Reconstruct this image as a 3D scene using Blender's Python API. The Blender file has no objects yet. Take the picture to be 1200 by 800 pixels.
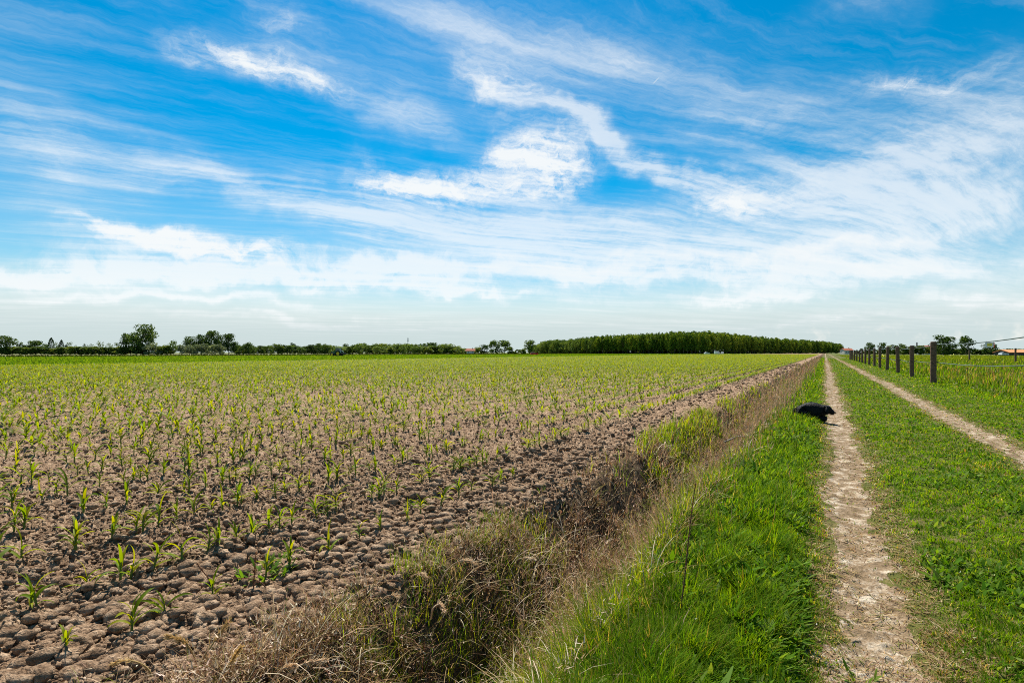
import bpy, bmesh, math, random
import numpy as np
from mathutils import Vector, Matrix

random.seed(7); rng = np.random.default_rng(11)
scene = bpy.context.scene
COL = scene.collection
# ------------------------------------------------------------------ camera frame
H_EYE, F_PX, HOR = 1.15, 640.0, 413.0          # eye height, focal length in px of the 1200 px photo, horizon row
YAW = math.atan(367/640.0)
CA, SA = math.cos(YAW), math.sin(YAW)
def P(x, d):                                    # bearing (photo column) and depth -> ground x, y
    l = d*(x-600)/F_PX
    return (-d*SA + l*CA, d*CA + l*SA)
def ground_pt(x, y, z=0.0):
    return P(x, (H_EYE-z)*F_PX/(y-HOR))

# ------------------------------------------------------------------ tags
def tag(o, label=None, cat=None, group=None, kind=None):
    if label: o['label'] = label
    if cat: o['category'] = cat
    if group: o['group'] = group
    if kind: o['kind'] = kind
    return o
def link(o, parent=None):
    COL.objects.link(o)
    if parent is not None: o.parent = parent
    return o
def empty(name, loc=(0,0,0), rz=0.0):
    o = bpy.data.objects.new(name, None); o.location = loc; o.rotation_euler = (0,0,rz)
    o.empty_display_size = .2
    return link(o)
def copy_tree(o, parent=None):
    c = o.copy(); COL.objects.link(c)
    if parent is not None: c.parent = parent
    for ch in list(o.children): copy_tree(ch, c)
    return c

# ------------------------------------------------------------------ materials
def new_mat(name):
    m = bpy.data.materials.new(name); m.use_nodes = True
    nt = m.node_tree; nt.nodes.clear()
    out = nt.nodes.new('ShaderNodeOutputMaterial')
    return m, nt, out
def nd(nt, typ, **kw):
    n = nt.nodes.new(typ)
    for k, v in kw.items():
        if k in n.inputs.keys(): n.inputs[k].default_value = v
        else: setattr(n, k, v)
    return n
def mat_simple(name, col, rough=.7, var=.12, scale=8.0, metallic=0.0, bump=0.0, spec=.3):
    m, nt, out = new_mat(name)
    b = nd(nt, 'ShaderNodeBsdfPrincipled'); b.inputs['Roughness'].default_value = rough
    b.inputs['Metallic'].default_value = metallic; b.inputs['Specular IOR Level'].default_value = spec
    tc = nd(nt, 'ShaderNodeTexCoord'); n = nd(nt, 'ShaderNodeTexNoise'); n.inputs['Scale'].default_value = scale; n.inputs['Detail'].default_value = 5
    nt.links.new(tc.outputs['Object'], n.inputs['Vector'])
    r = nd(nt, 'ShaderNodeValToRGB')
    r.color_ramp.elements[0].position = .3; r.color_ramp.elements[1].position = .7
    r.color_ramp.elements[0].color = tuple(c*(1-var) for c in col)+(1,)
    r.color_ramp.elements[1].color = tuple(min(1,c*(1+var)) for c in col)+(1,)
    nt.links.new(n.outputs['Fac'], r.inputs['Fac']); nt.links.new(r.outputs['Color'], b.inputs['Base Color'])
    if bump:
        bp = nd(nt, 'ShaderNodeBump'); bp.inputs['Strength'].default_value = bump; bp.inputs['Distance'].default_value = .02
        nt.links.new(n.outputs['Fac'], bp.inputs['Height']); nt.links.new(bp.outputs['Normal'], b.inputs['Normal'])
    nt.links.new(b.outputs['BSDF'], out.inputs['Surface'])
    return m
def mat_leaf(name, trans=.4, rough=.55, tgain=(1.25,1.15,.7), spec=.25, per_object=False):
    """leaf colour comes from the per-leaf attribute; light passes through the blade"""
    m, nt, out = new_mat(name)
    at = nd(nt, 'ShaderNodeAttribute'); at.attribute_name = 'leaf_colour'
    if per_object:                                   # each tree has its own tone of green
        oi = nd(nt, 'ShaderNodeObjectInfo'); hv = nd(nt, 'ShaderNodeHueSaturation'); mr = nd(nt, 'ShaderNodeMapRange'); mr.inputs['To Min'].default_value = .75; mr.inputs['To Max'].default_value = 1.75
        mh = nd(nt, 'ShaderNodeMapRange'); mh.inputs['To Min'].default_value = .515; mh.inputs['To Max'].default_value = .475
        nt.links.new(oi.outputs['Random'], mr.inputs['Value']); nt.links.new(oi.outputs['Random'], mh.inputs['Value']); nt.links.new(mr.outputs[0], hv.inputs['Value']); nt.links.new(mh.outputs[0], hv.inputs['Hue'])
        nt.links.new(at.outputs['Color'], hv.inputs['Color']); at = hv
    b = nd(nt, 'ShaderNodeBsdfPrincipled'); b.inputs['Roughness'].default_value = rough; b.inputs['Specular IOR Level'].default_value = spec
    t = nd(nt, 'ShaderNodeBsdfTranslucent')
    mul = nd(nt, 'ShaderNodeMix', data_type='RGBA', blend_type='MULTIPLY'); mul.inputs[0].default_value = 1
    mul.inputs[7].default_value = (*tgain, 1)
    nt.links.new(at.outputs['Color'], mul.inputs[6]); nt.links.new(mul.outputs[2], t.inputs['Color'])
    nt.links.new(at.outputs['Color'], b.inputs['Base Color'])
    mx = nd(nt, 'ShaderNodeMixShader'); mx.inputs[0].default_value = trans
    nt.links.new(b.outputs['BSDF'], mx.inputs[1]); nt.links.new(t.outputs['BSDF'], mx.inputs[2])
    nt.links.new(mx.outputs['Shader'], out.inputs['Surface'])
    return m
def mat_ground(name, cols, scale, fine, bump=.5, dist=.02, rough=.95):
    """several octaves of noise choose between the ground's own colours"""
    m, nt, out = new_mat(name)
    tc = nd(nt, 'ShaderNodeTexCoord')
    b = nd(nt, 'ShaderNodeBsdfPrincipled'); b.inputs['Roughness'].default_value = rough; b.inputs['Specular IOR Level'].default_value = .1
    n1 = nd(nt, 'ShaderNodeTexNoise'); n1.inputs['Scale'].default_value = scale; n1.inputs['Detail'].default_value = 8; n1.inputs['Roughness'].default_value = .65
    n2 = nd(nt, 'ShaderNodeTexNoise'); n2.inputs['Scale'].default_value = fine; n2.inputs['Detail'].default_value = 4
    for n in (n1, n2): nt.links.new(tc.outputs['Object'], n.inputs['Vector'])
    mx = nd(nt, 'ShaderNodeMath', operation='MULTIPLY_ADD'); mx.inputs[1].default_value = .4
    nt.links.new(n2.outputs['Fac'], mx.inputs[0])
    sc = nd(nt, 'ShaderNodeMath', operation='MULTIPLY_ADD'); sc.inputs[1].default_value = 1.1; sc.inputs[2].default_value = -.25
    nt.links.new(n1.outputs['Fac'], sc.inputs[0]); nt.links.new(sc.outputs[0], mx.inputs[2])
    r = nd(nt, 'ShaderNodeValToRGB'); el = r.color_ramp.elements
    el[0].position = .3; el[1].position = .72
    el[0].color = (*cols[0],1); el[1].color = (*cols[-1],1)
    for i, c in enumerate(cols[1:-1]):
        e = el.new(.3+.42*(i+1)/(len(cols)-1)); e.color = (*c,1)
    nt.links.new(mx.outputs[0], r.inputs['Fac']); nt.links.new(r.outputs['Color'], b.inputs['Base Color'])
    bp = nd(nt, 'ShaderNodeBump'); bp.inputs['Strength'].default_value = bump; bp.inputs['Distance'].default_value = dist
    nt.links.new(mx.outputs[0], bp.inputs['Height']); nt.links.new(bp.outputs['Normal'], b.inputs['Normal'])
    nt.links.new(b.outputs['BSDF'], out.inputs['Surface'])
    return m
M = dict(
    soil  = mat_ground('dry_soil', [(.100,.057,.031),(.265,.170,.102),(.47,.335,.220)], 16, 110, 1.0, .025),
    track = mat_ground('pale_track_earth', [(.12,.08,.04),(.23,.16,.095),(.52,.44,.33)], 9, 80, 1.0, .02),
    turf  = mat_ground('turf_earth', [(.05,.058,.012),(.095,.095,.022),(.18,.14,.055)], 9, 80, 1.0, .02),
    ditch = mat_ground('ditch_earth', [(.04,.026,.015),(.09,.058,.034),(.17,.115,.065)], 12, 80, 1.0, .04),
    crop  = mat_ground('green_crop_ground', [(.08,.12,.012),(.13,.19,.018),(.17,.22,.02)], .25, 2.0, .8, .1),
    far   = mat_ground('pale_stubble_ground', [(.10,.11,.035),(.14,.14,.05),(.17,.16,.07)], .1, 1.0, .6, .1),
    meadow= mat_ground('meadow_ground', [(.06,.075,.02),(.10,.12,.025),(.16,.14,.06)], .8, 8.0, .8, .05),
    grass = mat_leaf('grass_blades', .5, .6, (1.4,1.25,.3), .03),
    straw = mat_leaf('dry_stalks', .3, .75, (1.1,.95,.75), .06),
    corn  = mat_leaf('maize_leaves', .55, .55, (1.45,1.25,.3), .12),
    stalk = mat_leaf('maize_stalks', .15, .5),
    crown = mat_leaf('tree_leaves', .34, .65, (1.3,1.15,.6), .08, True),
    bark  = mat_simple('tree_bark', (.10,.075,.055), .9, .3, 3, bump=.5),
    post  = mat_simple('weathered_post_timber', (.135,.078,.046), .8, .45, 16, bump=.8),
    post_end = mat_simple('post_end_grain', (.15,.105,.08), .9, .3, 30),
    insul = mat_simple('black_insulator', (.02,.02,.02), .4, .1, 5),
    tape  = mat_simple('grey_green_fence_tape', (.075,.11,.095), .6, .15, 30),
    fur   = mat_simple('black_dog_coat', (.008,.0075,.0075), .6, .5, 60, bump=.7, spec=.15),
    eye   = mat_simple('dark_glossy_eye', (.02,.012,.008), .1, .0, 5),
    white = mat_simple('white_paint', (.78,.78,.76), .45, .05, 2),
    yellow= mat_simple('yellow_sign_face', (.85,.70,.08), .5, .04, 6),
    red   = mat_simple('red_paint', (.78,.025,.015), .35, .05, 2),
    green = mat_simple('tractor_green_paint', (.02,.11,.06), .4, .1, 3),
    rim   = mat_simple('yellow_wheel_rim', (.75,.45,.02), .45, .08, 4),
    rubber= mat_simple('tyre_rubber', (.018,.018,.018), .85, .2, 10),
    glass = mat_simple('dark_window_glass', (.05,.075,.085), .08, .1, 2, spec=.6),
    wall  = mat_simple('pale_plaster', (.55,.52,.47), .85, .08, 1.5),
    roof  = mat_simple('terracotta_roof', (.34,.10,.05), .85, .25, 2.5),
    orange= mat_simple('orange_tile_roof', (.62,.25,.10), .85, .2, 2.5),
    steel = mat_simple('grey_steel', (.22,.23,.25), .5, .1, 4, metallic=.4),
    darkw = mat_simple('dark_barn_boards', (.07,.06,.055), .85, .25, 2),
    dock  = mat_simple('brown_dock_seed', (.20,.09,.05), .9, .3, 40),
)

# ------------------------------------------------------------------ numpy mesh helpers
def mesh_np(name, V, faces, cols=None, mat=None, smooth=False):
    """faces: list of int arrays (n,k); cols: (nverts,3)"""
    me = bpy.data.meshes.new(name)
    V = np.asarray(V, np.float32); me.vertices.add(len(V)); me.vertices.foreach_set('co', V.ravel())
    faces = [np.asarray(f, np.int32) for f in faces if len(f)]
    loops = np.concatenate([f.ravel() for f in faces])
    sizes = np.concatenate([np.full(len(f), f.shape[1], np.int32) for f in faces])
    starts = np.concatenate([[0], np.cumsum(sizes)[:-1]]).astype(np.int32)
    me.loops.add(len(loops)); me.loops.foreach_set('vertex_index', loops)
    me.polygons.add(len(sizes)); me.polygons.foreach_set('loop_start', starts)
    if smooth: me.polygons.foreach_set('use_smooth', np.ones(len(sizes), bool))
    if cols is not None:
        a = me.attributes.new('leaf_colour', 'FLOAT_COLOR', 'POINT')
        c = np.ones((len(V),4), np.float32); c[:,:3] = cols
        a.data.foreach_set('color', c.ravel())
    me.update(calc_edges=True)
    if mat: me.materials.append(mat)
    return me
def obj_np(name, V, faces, cols=None, mat=None, parent=None, smooth=False):
    return link(bpy.data.objects.new(name, mesh_np(name, V, faces, cols, mat, smooth)), parent)

def hash2(ix, iy, seed):
    seed = int(seed) % 997
    h = (ix.astype(np.int64)*374761393 + iy.astype(np.int64)*668265263 + seed*1442695041) & 0xffffffff
    h = ((h ^ (h >> 13))*1274126177) & 0xffffffff
    h = ((h ^ (h >> 16))*2246822519) & 0xffffffff
    return ((h ^ (h >> 15)) & 0xffffff)/float(0x1000000)
def vnoise(x, y, seed):
    ix = np.floor(x); iy = np.floor(y); fx = x-ix; fy = y-iy
    fx = fx*fx*(3-2*fx); fy = fy*fy*(3-2*fy)
    a = hash2(ix,iy,seed); b = hash2(ix+1,iy,seed); c = hash2(ix,iy+1,seed); d = hash2(ix+1,iy+1,seed)
    return (a*(1-fx)+b*fx)*(1-fy) + (c*(1-fx)+d*fx)*fy
def fbm(x, y, seed, octv=4):
    s = 0; a = .5; t = 0
    for o in range(octv):
        s = s + a*vnoise(x*2**o, y*2**o, seed+o*17); t += a; a *= .55
    return s/t
def clods(x, y, cell, seed, thresh):
    """rounded lumps: height of the tallest lump above each point"""
    gx = x/cell; gy = y/cell; ix = np.floor(gx); iy = np.floor(gy); best = np.zeros_like(x)
    for dx in (-1,0,1):
        for dy in (-1,0,1):
            cx = ix+dx; cy = iy+dy
            px = cx+hash2(cx,cy,seed); py = cy+hash2(cx,cy,seed+1); rr = .22+.42*hash2(cx,cy,seed+2)
            on = hash2(cx,cy,seed+3) > thresh
            an = hash2(cx,cy,seed+4)*6.283; st = .65+.35*hash2(cx,cy,seed+5)
            ux = (gx-px)*np.cos(an)+(gy-py)*np.sin(an); uy = (-(gx-px)*np.sin(an)+(gy-py)*np.cos(an))/st
            q = 1-(ux*ux+uy*uy)/(rr*rr)
            tl = hash2(cx,cy,seed+6)*6.283; fl = .35+.5*hash2(cx,cy,seed+7)
            top = fl*rr*(1+.9*((gx-px)*np.cos(tl)+(gy-py)*np.sin(tl))/rr)          # a broken face cuts the lump
            best = np.maximum(best, np.where(on & (q>0), np.minimum(np.sqrt(np.maximum(q,0))*rr, np.maximum(top,0)), 0))
    return best*cell

# ------------------------------------------------------------------ terrain
FIELD_EDGE, DITCH_R = -1.92, -.78
def edge_wob(s, seed, a): return (fbm(s*1.3, s*0+3.1, seed, 4)-.5)*a
def smooth(e0, e1, x):
    t = np.clip((x-e0)/(e1-e0), 0, 1); return t*t*(3-2*t)
def base_h(t, s):
    t = np.asarray(t, float); s = np.asarray(s, float)
    w = (fbm(s*.5, t*0, 5, 3)-.5)*.3
    tt = t+w
    h = np.zeros_like(t)
    left = smooth(-1.98, -1.48, tt); right = smooth(-1.20, -.74, tt)
    h -= .52*left*(1-right)
    h += .05*np.exp(-((t+.55)/.3)**2)
    for c, wd in ((.16,.24),(1.9,.22)):
        h -= .035*np.exp(-((t-c-(fbm(s*.35, s*0+c, 9, 3)-.5)*.25)/wd)**2)
    far = smooth(20, 80, np.hypot(t, s))
    return h*(1-.0*far)
def zone_of(t, s):
    z = np.zeros(t.shape, int)                       # 0 verge
    e = edge_wob(s, 31, .35)
    z[t < DITCH_R + edge_wob(s, 33, .3)] = 1         # ditch
    z[t < FIELD_EDGE + e] = 2                        # field
    z[(t < -57.5)] = 3                               # green crop
    z[(t < -166)] = 4                                # pale field
    z[(t > 3.75 + edge_wob(s, 35, .3)*.6)] = 5       # meadow
    n = (fbm(t*5, s*5, 37, 4)-.5)
    for c, wd in ((.16,.16),(1.9,.18)):
        cc = c+(fbm(s*.35, s*0+c, 9, 3)-.5)*.25
        z[(np.abs(t-cc) < wd + n*.32 + (fbm(s*.6, s*0, 41, 2)-.5)*.12) & (s < 800)] = 6
    r = np.hypot(t, s)
    z[(r > 1000)] = 5
    return z
def height(t, s, detail=True):
    h = base_h(t, s)
    if detail:
        f = t < FIELD_EDGE+.35
        tf, sf = t[f], s[f]
        k = fbm(tf*.7, sf*.7, 3, 3)
        edge = smooth(-4.2, -2.6, tf)                # bigger clods on the bare strip by the ditch
        d = (fbm(tf*3, sf*3, 21, 3)-.5)*.06
        rf_ = np.hypot(tf, sf)
        wx = tf+(fbm(tf*14, sf*14, 24, 3)-.5)*.06; wy = sf+(fbm(tf*14, sf*14, 25, 3)-.5)*.06
        d += np.maximum.reduce([clods(wx, wy, .15, 50, np.where(rf_ < 6, .95, .80)-.15*edge)*(.6+.5*smooth(8,20,rf_)), clods(wx, wy, .07, 60, .62-.22*edge)*.9, clods(wx, wy, .038, 70, .35)*1.1])
        d += clods(wx, wy, .021, 80, .25)*1.2
        d += (fbm(tf*50, sf*50, 26, 3)-.5)*.05*smooth(40,10,rf_)+(fbm(tf*16, sf*16, 28, 4)-.5)*.05
        d += .018*np.cos((tf+3.08)/.75*2*np.pi)
        fade = smooth(FIELD_EDGE+.35, FIELD_EDGE-.1, tf)
        h[f] += (d-.03)*fade*(.75+.5*k)
        g = ~f
        tg, sg = t[g], s[g]
        h[g] += (fbm(tg*4, sg*4, 23, 4)-.5)*np.where(tg < -.75, .20, .025)+np.where(tg < -.75, (fbm(tg*28, sg*28, 29, 3)-.5)*.06, 0)
        h[g] += np.where((tg>-.2)&(tg<2.3), clods(tg, sg, .06, 90, .4)*.3+(fbm(tg*30, sg*30, 27, 3)-.5)*.018, 0)
    return h
def ground_z(t, s): return base_h(t, s)

view_dir = math.pi/2 + YAW                            # world angle of the view axis
fine = np.radians(np.concatenate([np.arange(-74, -50, .35), np.arange(-50, 50.01, .1), np.arange(50.3, 76, .35)])); coarse = np.radians(np.arange(80, 284, 5.0))
th = view_dir - np.concatenate([fine, coarse])
r = [.3]
while r[-1] < 1.3: r.append(r[-1]*1.12)
while r[-1] < 12: r.append(r[-1]*1.0036)
while r[-1] < 45: r.append(r[-1]*1.0062)
while r[-1] < 130: r.append(r[-1]*1.013)
while r[-1] < 6000: r.append(r[-1]*1.07)
r = np.array(r)
R, T = np.meshgrid(r, th, indexing='ij')
tx = (R*np.cos(T)).ravel(); ty = (R*np.sin(T)).ravel()
tz = height(tx, ty)
nR, nT = R.shape
i = np.arange(nR-1)[:,None]; j = np.arange(nT)[None,:]; j2 = (j+1) % nT
quads = np.stack([i*nT+j, i*nT+j2, (i+1)*nT+j2, (i+1)*nT+j], -1).reshape(-1,4)[:, ::-1]
# centre cap
cap_c = len(tx)
TV = np.stack([tx,ty,tz], -1)
TV = np.vstack([TV, [[0,0,0]]])
fc = TV[quads].mean(1); zn = zone_of(fc[:,0], fc[:,1])
for k, (nm, mt) in enumerate((('verge','turf'),('ditch','ditch'),('field','soil'),('crop_field','crop'),('stubble_field','far'),('meadow','meadow'),('dirt_track','track'))):
    q = quads[zn == k]
    if k == 0:
        jj = np.arange(nT); tri = np.stack([np.full(nT,cap_c), (jj+1)%nT, jj], -1)[:, ::-1]
        used = np.unique(np.concatenate([q.ravel(), tri.ravel()]))
    else:
        tri = np.zeros((0,3),int); used = np.unique(q)
    mp = np.zeros(len(TV), int); mp[used] = np.arange(len(used))
    o = obj_np(nm, TV[used], [mp[q], mp[tri]] if len(tri) else [mp[q]], None, M[mt], smooth=(nm not in ('field','dirt_track','verge','ditch')))
    tag(o, kind='structure')

# ------------------------------------------------------------------ blades
def blades(pos, hgt, wid, az, lean, curl, cols, nseg=3, leafy=False, twist=0.0):
    """arched strips; returns V, quads, colours per vertex"""
    n = len(pos); k = nseg+1
    u = np.linspace(0, 1, k)[None,:]
    ang = lean[:,None] + curl[:,None]*u                   # angle from vertical along the blade
    ds = hgt[:,None]/nseg
    hx = np.concatenate([np.zeros((n,1)), np.cumsum(np.sin(ang[:,:-1])*ds, 1)], 1)
    hz = np.concatenate([np.zeros((n,1)), np.cumsum(np.cos(ang[:,:-1])*ds, 1)], 1)
    prof = (np.sin(np.pi*np.clip(u*.86+.1, 0, 1))**.8 if leafy else (1-u**1.6)*.92+.08*(u<.99))
    w = wid[:,None]*.5*prof
    ca, sa = np.cos(az)[:,None], np.sin(az)[:,None]
    tw = (rng.random(n)*2-1)*twist; cs, sn = np.cos(az+math.pi/2+tw)[:,None], np.sin(az+math.pi/2+tw)[:,None]
    cx = pos[:,0:1]+ca*hx; cy = pos[:,1:2]+sa*hx; cz = pos[:,2:3]+hz
    L = np.stack([cx-cs*w, cy-sn*w, cz], -1); Rr = np.stack([cx+cs*w, cy+sn*w, cz], -1)
    V = np.stack([L,Rr], 2).reshape(n, 2*k, 3)
    b = (np.arange(n)*2*k)[:,None]; s_ = np.arange(nseg)[None,:]*2
    q = np.stack([b+s_, b+s_+1, b+s_+3, b+s_+2], -1).reshape(-1,4)
    C = np.repeat(cols[:,None,:], 2*k, 1)
    return V.reshape(-1,3), q, C.reshape(-1,3)
class Pile:
    def __init__(s): s.V=[]; s.Q=[]; s.C=[]; s.n=0
    def add(s, V, q, C): s.V.append(V); s.Q.append(q+s.n); s.C.append(C); s.n += len(V)
    def build(s, name, mat, parent=None): return obj_np(name, np.concatenate(s.V), [np.concatenate(s.Q)], np.concatenate(s.C), mat, parent)
def scatter(n, r0, r1, half=48, power=1.0):
    """points thinning with distance"""
    u = rng.random(n); rr = np.exp(math.log(r0)+(math.log(r1)-math.log(r0))*u**power)
    a = view_dir - np.radians((rng.random(n)*2-1)*half)
    return rr*np.cos(a), rr*np.sin(a), rr
def pick(pal, n, var=.25, w=None):
    pal = np.array(pal); idx = rng.choice(len(pal), n, p=w)
    c = pal[idx]*(1+(rng.random((n,1))*2-1)*var)
    return c*(1+(rng.random((n,3))*2-1)*.07)
def pos3(x, y, dz=-.005): return np.stack([x, y, height(x, y)+dz], -1)
def pxw(r, k=.0015, lo=.003): return np.maximum(lo, k*r)

GREEN = [(.095,.200,.006),(.135,.240,.008),(.065,.145,.006),(.185,.260,.010),(.245,.250,.03)]
STRAW = [(.42,.29,.13),(.33,.21,.09),(.25,.145,.07),(.50,.39,.23),(.19,.105,.055)]
def trackdist(x, y):
    d = np.full(x.shape, 9.)
    for c in (.16,1.9):
        d = np.minimum(d, np.abs(x-(c+(fbm(y*.35, y*0+c, 9, 3)-.5)*.25)))
    return d

# --- verge turf
g = Pile()
x, y, rr = scatter(1650000, 1.0, 130, 68)
m = (x > -.95+edge_wob(y,33,.3)) & (x < 4.0) & (y > .2)
x, y, rr = x[m], y[m], rr[m]
td = trackdist(x, y); nn = fbm(x*2.2, y*2.2, 61, 3); n2 = fbm(x*9, y*9, 63, 2)
keep = rng.random(len(x)) < np.where(td < .09+.2*(n2-.3), np.where(x>1,.22,.04), .22+.78*smooth(.06,.21,td+.22*(n2-.5)))
x, y, rr, td, nn = x[keep], y[keep], rr[keep], td[keep], nn[keep]
lush = smooth(.05, -.3, x)
h = .03 + .085*lush*(.3+1.3*nn) + .03*(nn-.4) + .05*smooth(3.1,3.8,x) + .012*rng.random(len(x))
h *= smooth(.1,.45,td)*.55+.45
h *= (.6+.75*rng.random(len(x)))*(.5+1.0*fbm(x*7,y*7,68,2)); h = np.maximum(h, .012)
n = len(x)
c = pick(GREEN, n, .25, [.33,.27,.16,.17,.07])
dry = (rng.random(n) < .015+.25*smooth(.36,.16,td)+.12*smooth(.58,.7,nn)*(x>0)+.24*smooth(-.40,-.85,x)*(.4+nn))
c[dry] = pick(STRAW, dry.sum(), .2)
c *= (.82+.36*fbm(x*.9,y*.9,67,3))[:,None]
g.add(*blades(pos3(x,y), h, pxw(rr,.0014,.0042)*(.6+.8*rng.random(n)), fbm(x*5,y*5,69,2)*18+rng.normal(0,.9,n), .1+.75*rng.random(n), rng.random(n)*1.6, c, 3))
# broad little leaves: clover, plantain, dandelion
x, y, rr = scatter(470000, 1.0, 45, 68)
m = (x > -.85) & (x < 3.7) & (y > .2) & (trackdist(x,y) > .27); x, y, rr = x[m], y[m], rr[m]
pt = fbm(x*1.7, y*1.7, 71, 3); m = rng.random(len(x)) < smooth(np.where(x<0,.38,.47),np.where(x<0,.6,.68),pt); x, y, rr = x[m], y[m], rr[m]; n = len(x)
c = pick([(.08,.175,.010),(.12,.215,.014),(.16,.235,.045),(.065,.14,.008)], n, .25)
lush = smooth(.05,-.3,x)
p = pos3(x,y); p[:,2] += .015+.05*lush*rng.random(n)
g.add(*blades(p, (.02+.03*rng.random(n))*(1+lush*.5)*(1+.8*(rr<12)*(big:=rng.random(n)**7)), pxw(rr,.0022,.011)*(.7+.6*rng.random(n))*(1+1.2*(rr<12)*big), rng.random(n)*6.283, .5+.9*rng.random(n), rng.random(n)*.6, c, 2, True))
x, y, rr = scatter(2000, 1.4, 22, 60); m = (x > -.8) & (x < 3.6) & (trackdist(x,y) > .2) & (y > .3); x, y, rr = x[m], y[m], rr[m]; n = len(x); p = pos3(x,y); p[:,2] += .04+.05*rng.random(n)
g.add(*blades(p, pxw(rr,.0016,.011), pxw(rr,.0016,.011), rng.random(n)*6.283, rng.random(n)*1.5, rng.random(n)*.3, pick([(.75,.70,.50),(.70,.72,.60),(.75,.55,.04),(.60,.55,.30)], n, .1), 1, True))
dgx, dgy = P(960, 9.15); n = 900; x = dgx-.10+rng.uniform(-.42,.16,n); y = dgy-.10-.16*rng.random(n)**1.5; k = smooth(.12,-.05,x-dgx)      # grass the dog lies in
g.add(*blades(pos3(x,y), (.04+.07*rng.random(n))*(.4+.6*k), np.full(n,.009), rng.random(n)*6.283, rng.random(n)*.6, rng.random(n)*1.2, pick(GREEN, n, .25), 3))
tag(g.build('grass', M['grass']), 'short green turf of the track verges with clover leaves', 'grass', kind='stuff')
# flattened straw lying on the wheel tracks and their shoulders
g = Pile()
x, y, rr = scatter(900000, 1.0, 90, 68)
td = trackdist(x,y); m = (x > -.4) & (x < 2.6) & (y>.2) & (td < .33) & (rng.random(len(x)) < np.where(td < .14, .45, .95)*(.25*(td>.1)+.75*smooth(.38,.56,fbm(x*5,y*3,73,3))))
x, y, rr = x[m], y[m], rr[m]; n = len(x)
g.add(*blades(pos3(x,y,.002), (.02+.05*rng.random(n))*np.maximum(1,rr/12), pxw(rr,.0011,.0026), rng.random(n)*6.283, 1.2+.3*rng.random(n), rng.random(n)*.35, pick(STRAW+[(.17,.19,.03)], n, .25), 2))
tag(g.build('trodden_straw', M['straw']), 'trodden dry straw scattered over the pale wheel tracks', 'straw', kind='stuff')

# --- ditch: dry tangle, green tufts, tall dead grass
g = Pile()
x, y, rr = scatter(800000, 1.2, 130, 62)
m = (x > -2.06+edge_wob(y,31,.3)) & (x < -.7) & (y > .3); x, y, rr = x[m], y[m], rr[m]
pt = fbm(x*2.0, y*1.2, 81, 3); p2 = fbm(x*6, y*6, 83, 2)
bank = smooth(-1.5,-1.7,x)
m = rng.random(len(x)) < np.clip(.15+1.3*smooth(.43,.62,p2)*(.5+.9*pt), .05, 1)*(.25+.75*smooth(-2.08,-1.75,x))*np.where((x>-1.6)&(x<-1.1),.6,1); x, y, rr, pt, bank = x[m], y[m], rr[m], pt[m], bank[m]; n = len(x)
h = (.07+.16*rng.random(n)**1.5)*(.7+.6*pt)
c = pick(STRAW+[(.38,.24,.14),(.30,.155,.09),(.24,.115,.065),(.20,.21,.03)], n, .25)*(.7+.4*rng.random((n,1)))
g.add(*blades(pos3(x,y), h, pxw(rr,.0011,.0028), rng.random(n)*6.283, .2+1.0*rng.random(n), .2+1.6*rng.random(n), c, 3))
# tiny fuzzy husks in the tangle
m = rng.random(n) < .5; k = m.sum(); p = pos3(x[m], y[m]); p[:,2] += h[m]*(.3+.6*rng.random(k))
g.add(*blades(p, .012+.024*rng.random(k), pxw(rr[m],.0019,.006), rng.random(k)*6.283, rng.random(k)*1.5, rng.random(k), pick([(.52,.39,.27),(.60,.49,.36),(.38,.24,.15)], k, .25), 1))
x, y, rr = scatter(36000, 1.4, 40, 48); m = (x > -1.8) & (x < -.7) & (y > .4) & (fbm(x*3, y*2, 85, 3) > .5); x, y, rr = x[m], y[m], rr[m]; n = len(x)
g.add(*blades(pos3(x,y), .16+.22*rng.random(n), pxw(rr,.0014,.0042), rng.random(n)*6.283, .1+.7*rng.random(n), .8+1.8*rng.random(n), pick([(.58,.46,.30),(.48,.34,.17),(.40,.26,.12),(.62,.52,.38)], n, .2), 5))
tag(g.build('ditch_straw', M['straw']), 'tangled dry grass and husks filling the ditch', 'grass', kind='stuff'); g = Pile()
# green tufts on the bank by the field and among the straw
x, y, rr = scatter(670000, 1.2, 110, 62)
m = (x > -2.08+edge_wob(y,31,.25)) & (x < -.75) & (y > .5); x, y, rr = x[m], y[m], rr[m]
pt = fbm(x*2.2, y*1.1, 91, 3); pb = fbm(x*4.5+7, y*3.0, 93, 2)
mid = smooth(4.2,6.5,y)*smooth(26,14,y)
w = smooth(.49,.60,pt)*smooth(.38,.52,pb)*np.where(x<-1.45,.8,.35)*(.55+.45*smooth(3.5,5.5,y)) + .95*mid*np.exp(-((x+1.80)/.24)**2)*smooth(.40,.55,pt) + .9*smooth(-1.02,-.72,x)*smooth(9,4,y)
m = rng.random(len(x)) < np.clip(w,0,1)*.9; x, y, rr, mid = x[m], y[m], rr[m], mid[m]; n = len(x)
h = (.06+.12*rng.random(n))*(1+.7*mid*(x<-1.5)+.9*smooth(-1.2,-.9,x))
c = pick(GREEN+[(.27,.27,.02),(.24,.29,.010),(.20,.27,.010),(.30,.30,.03)], n, .25)*1.15
g.add(*blades(pos3(x,y), h, pxw(rr,.0012,.0038), rng.random(n)*6.283, rng.random(n)*.6, .3+1.2*rng.random(n), c, 3))
tag(g.build('ditch_grass', M['grass']), 'green grass tufts on the banks of the ditch', 'grass', kind='stuff')

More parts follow.
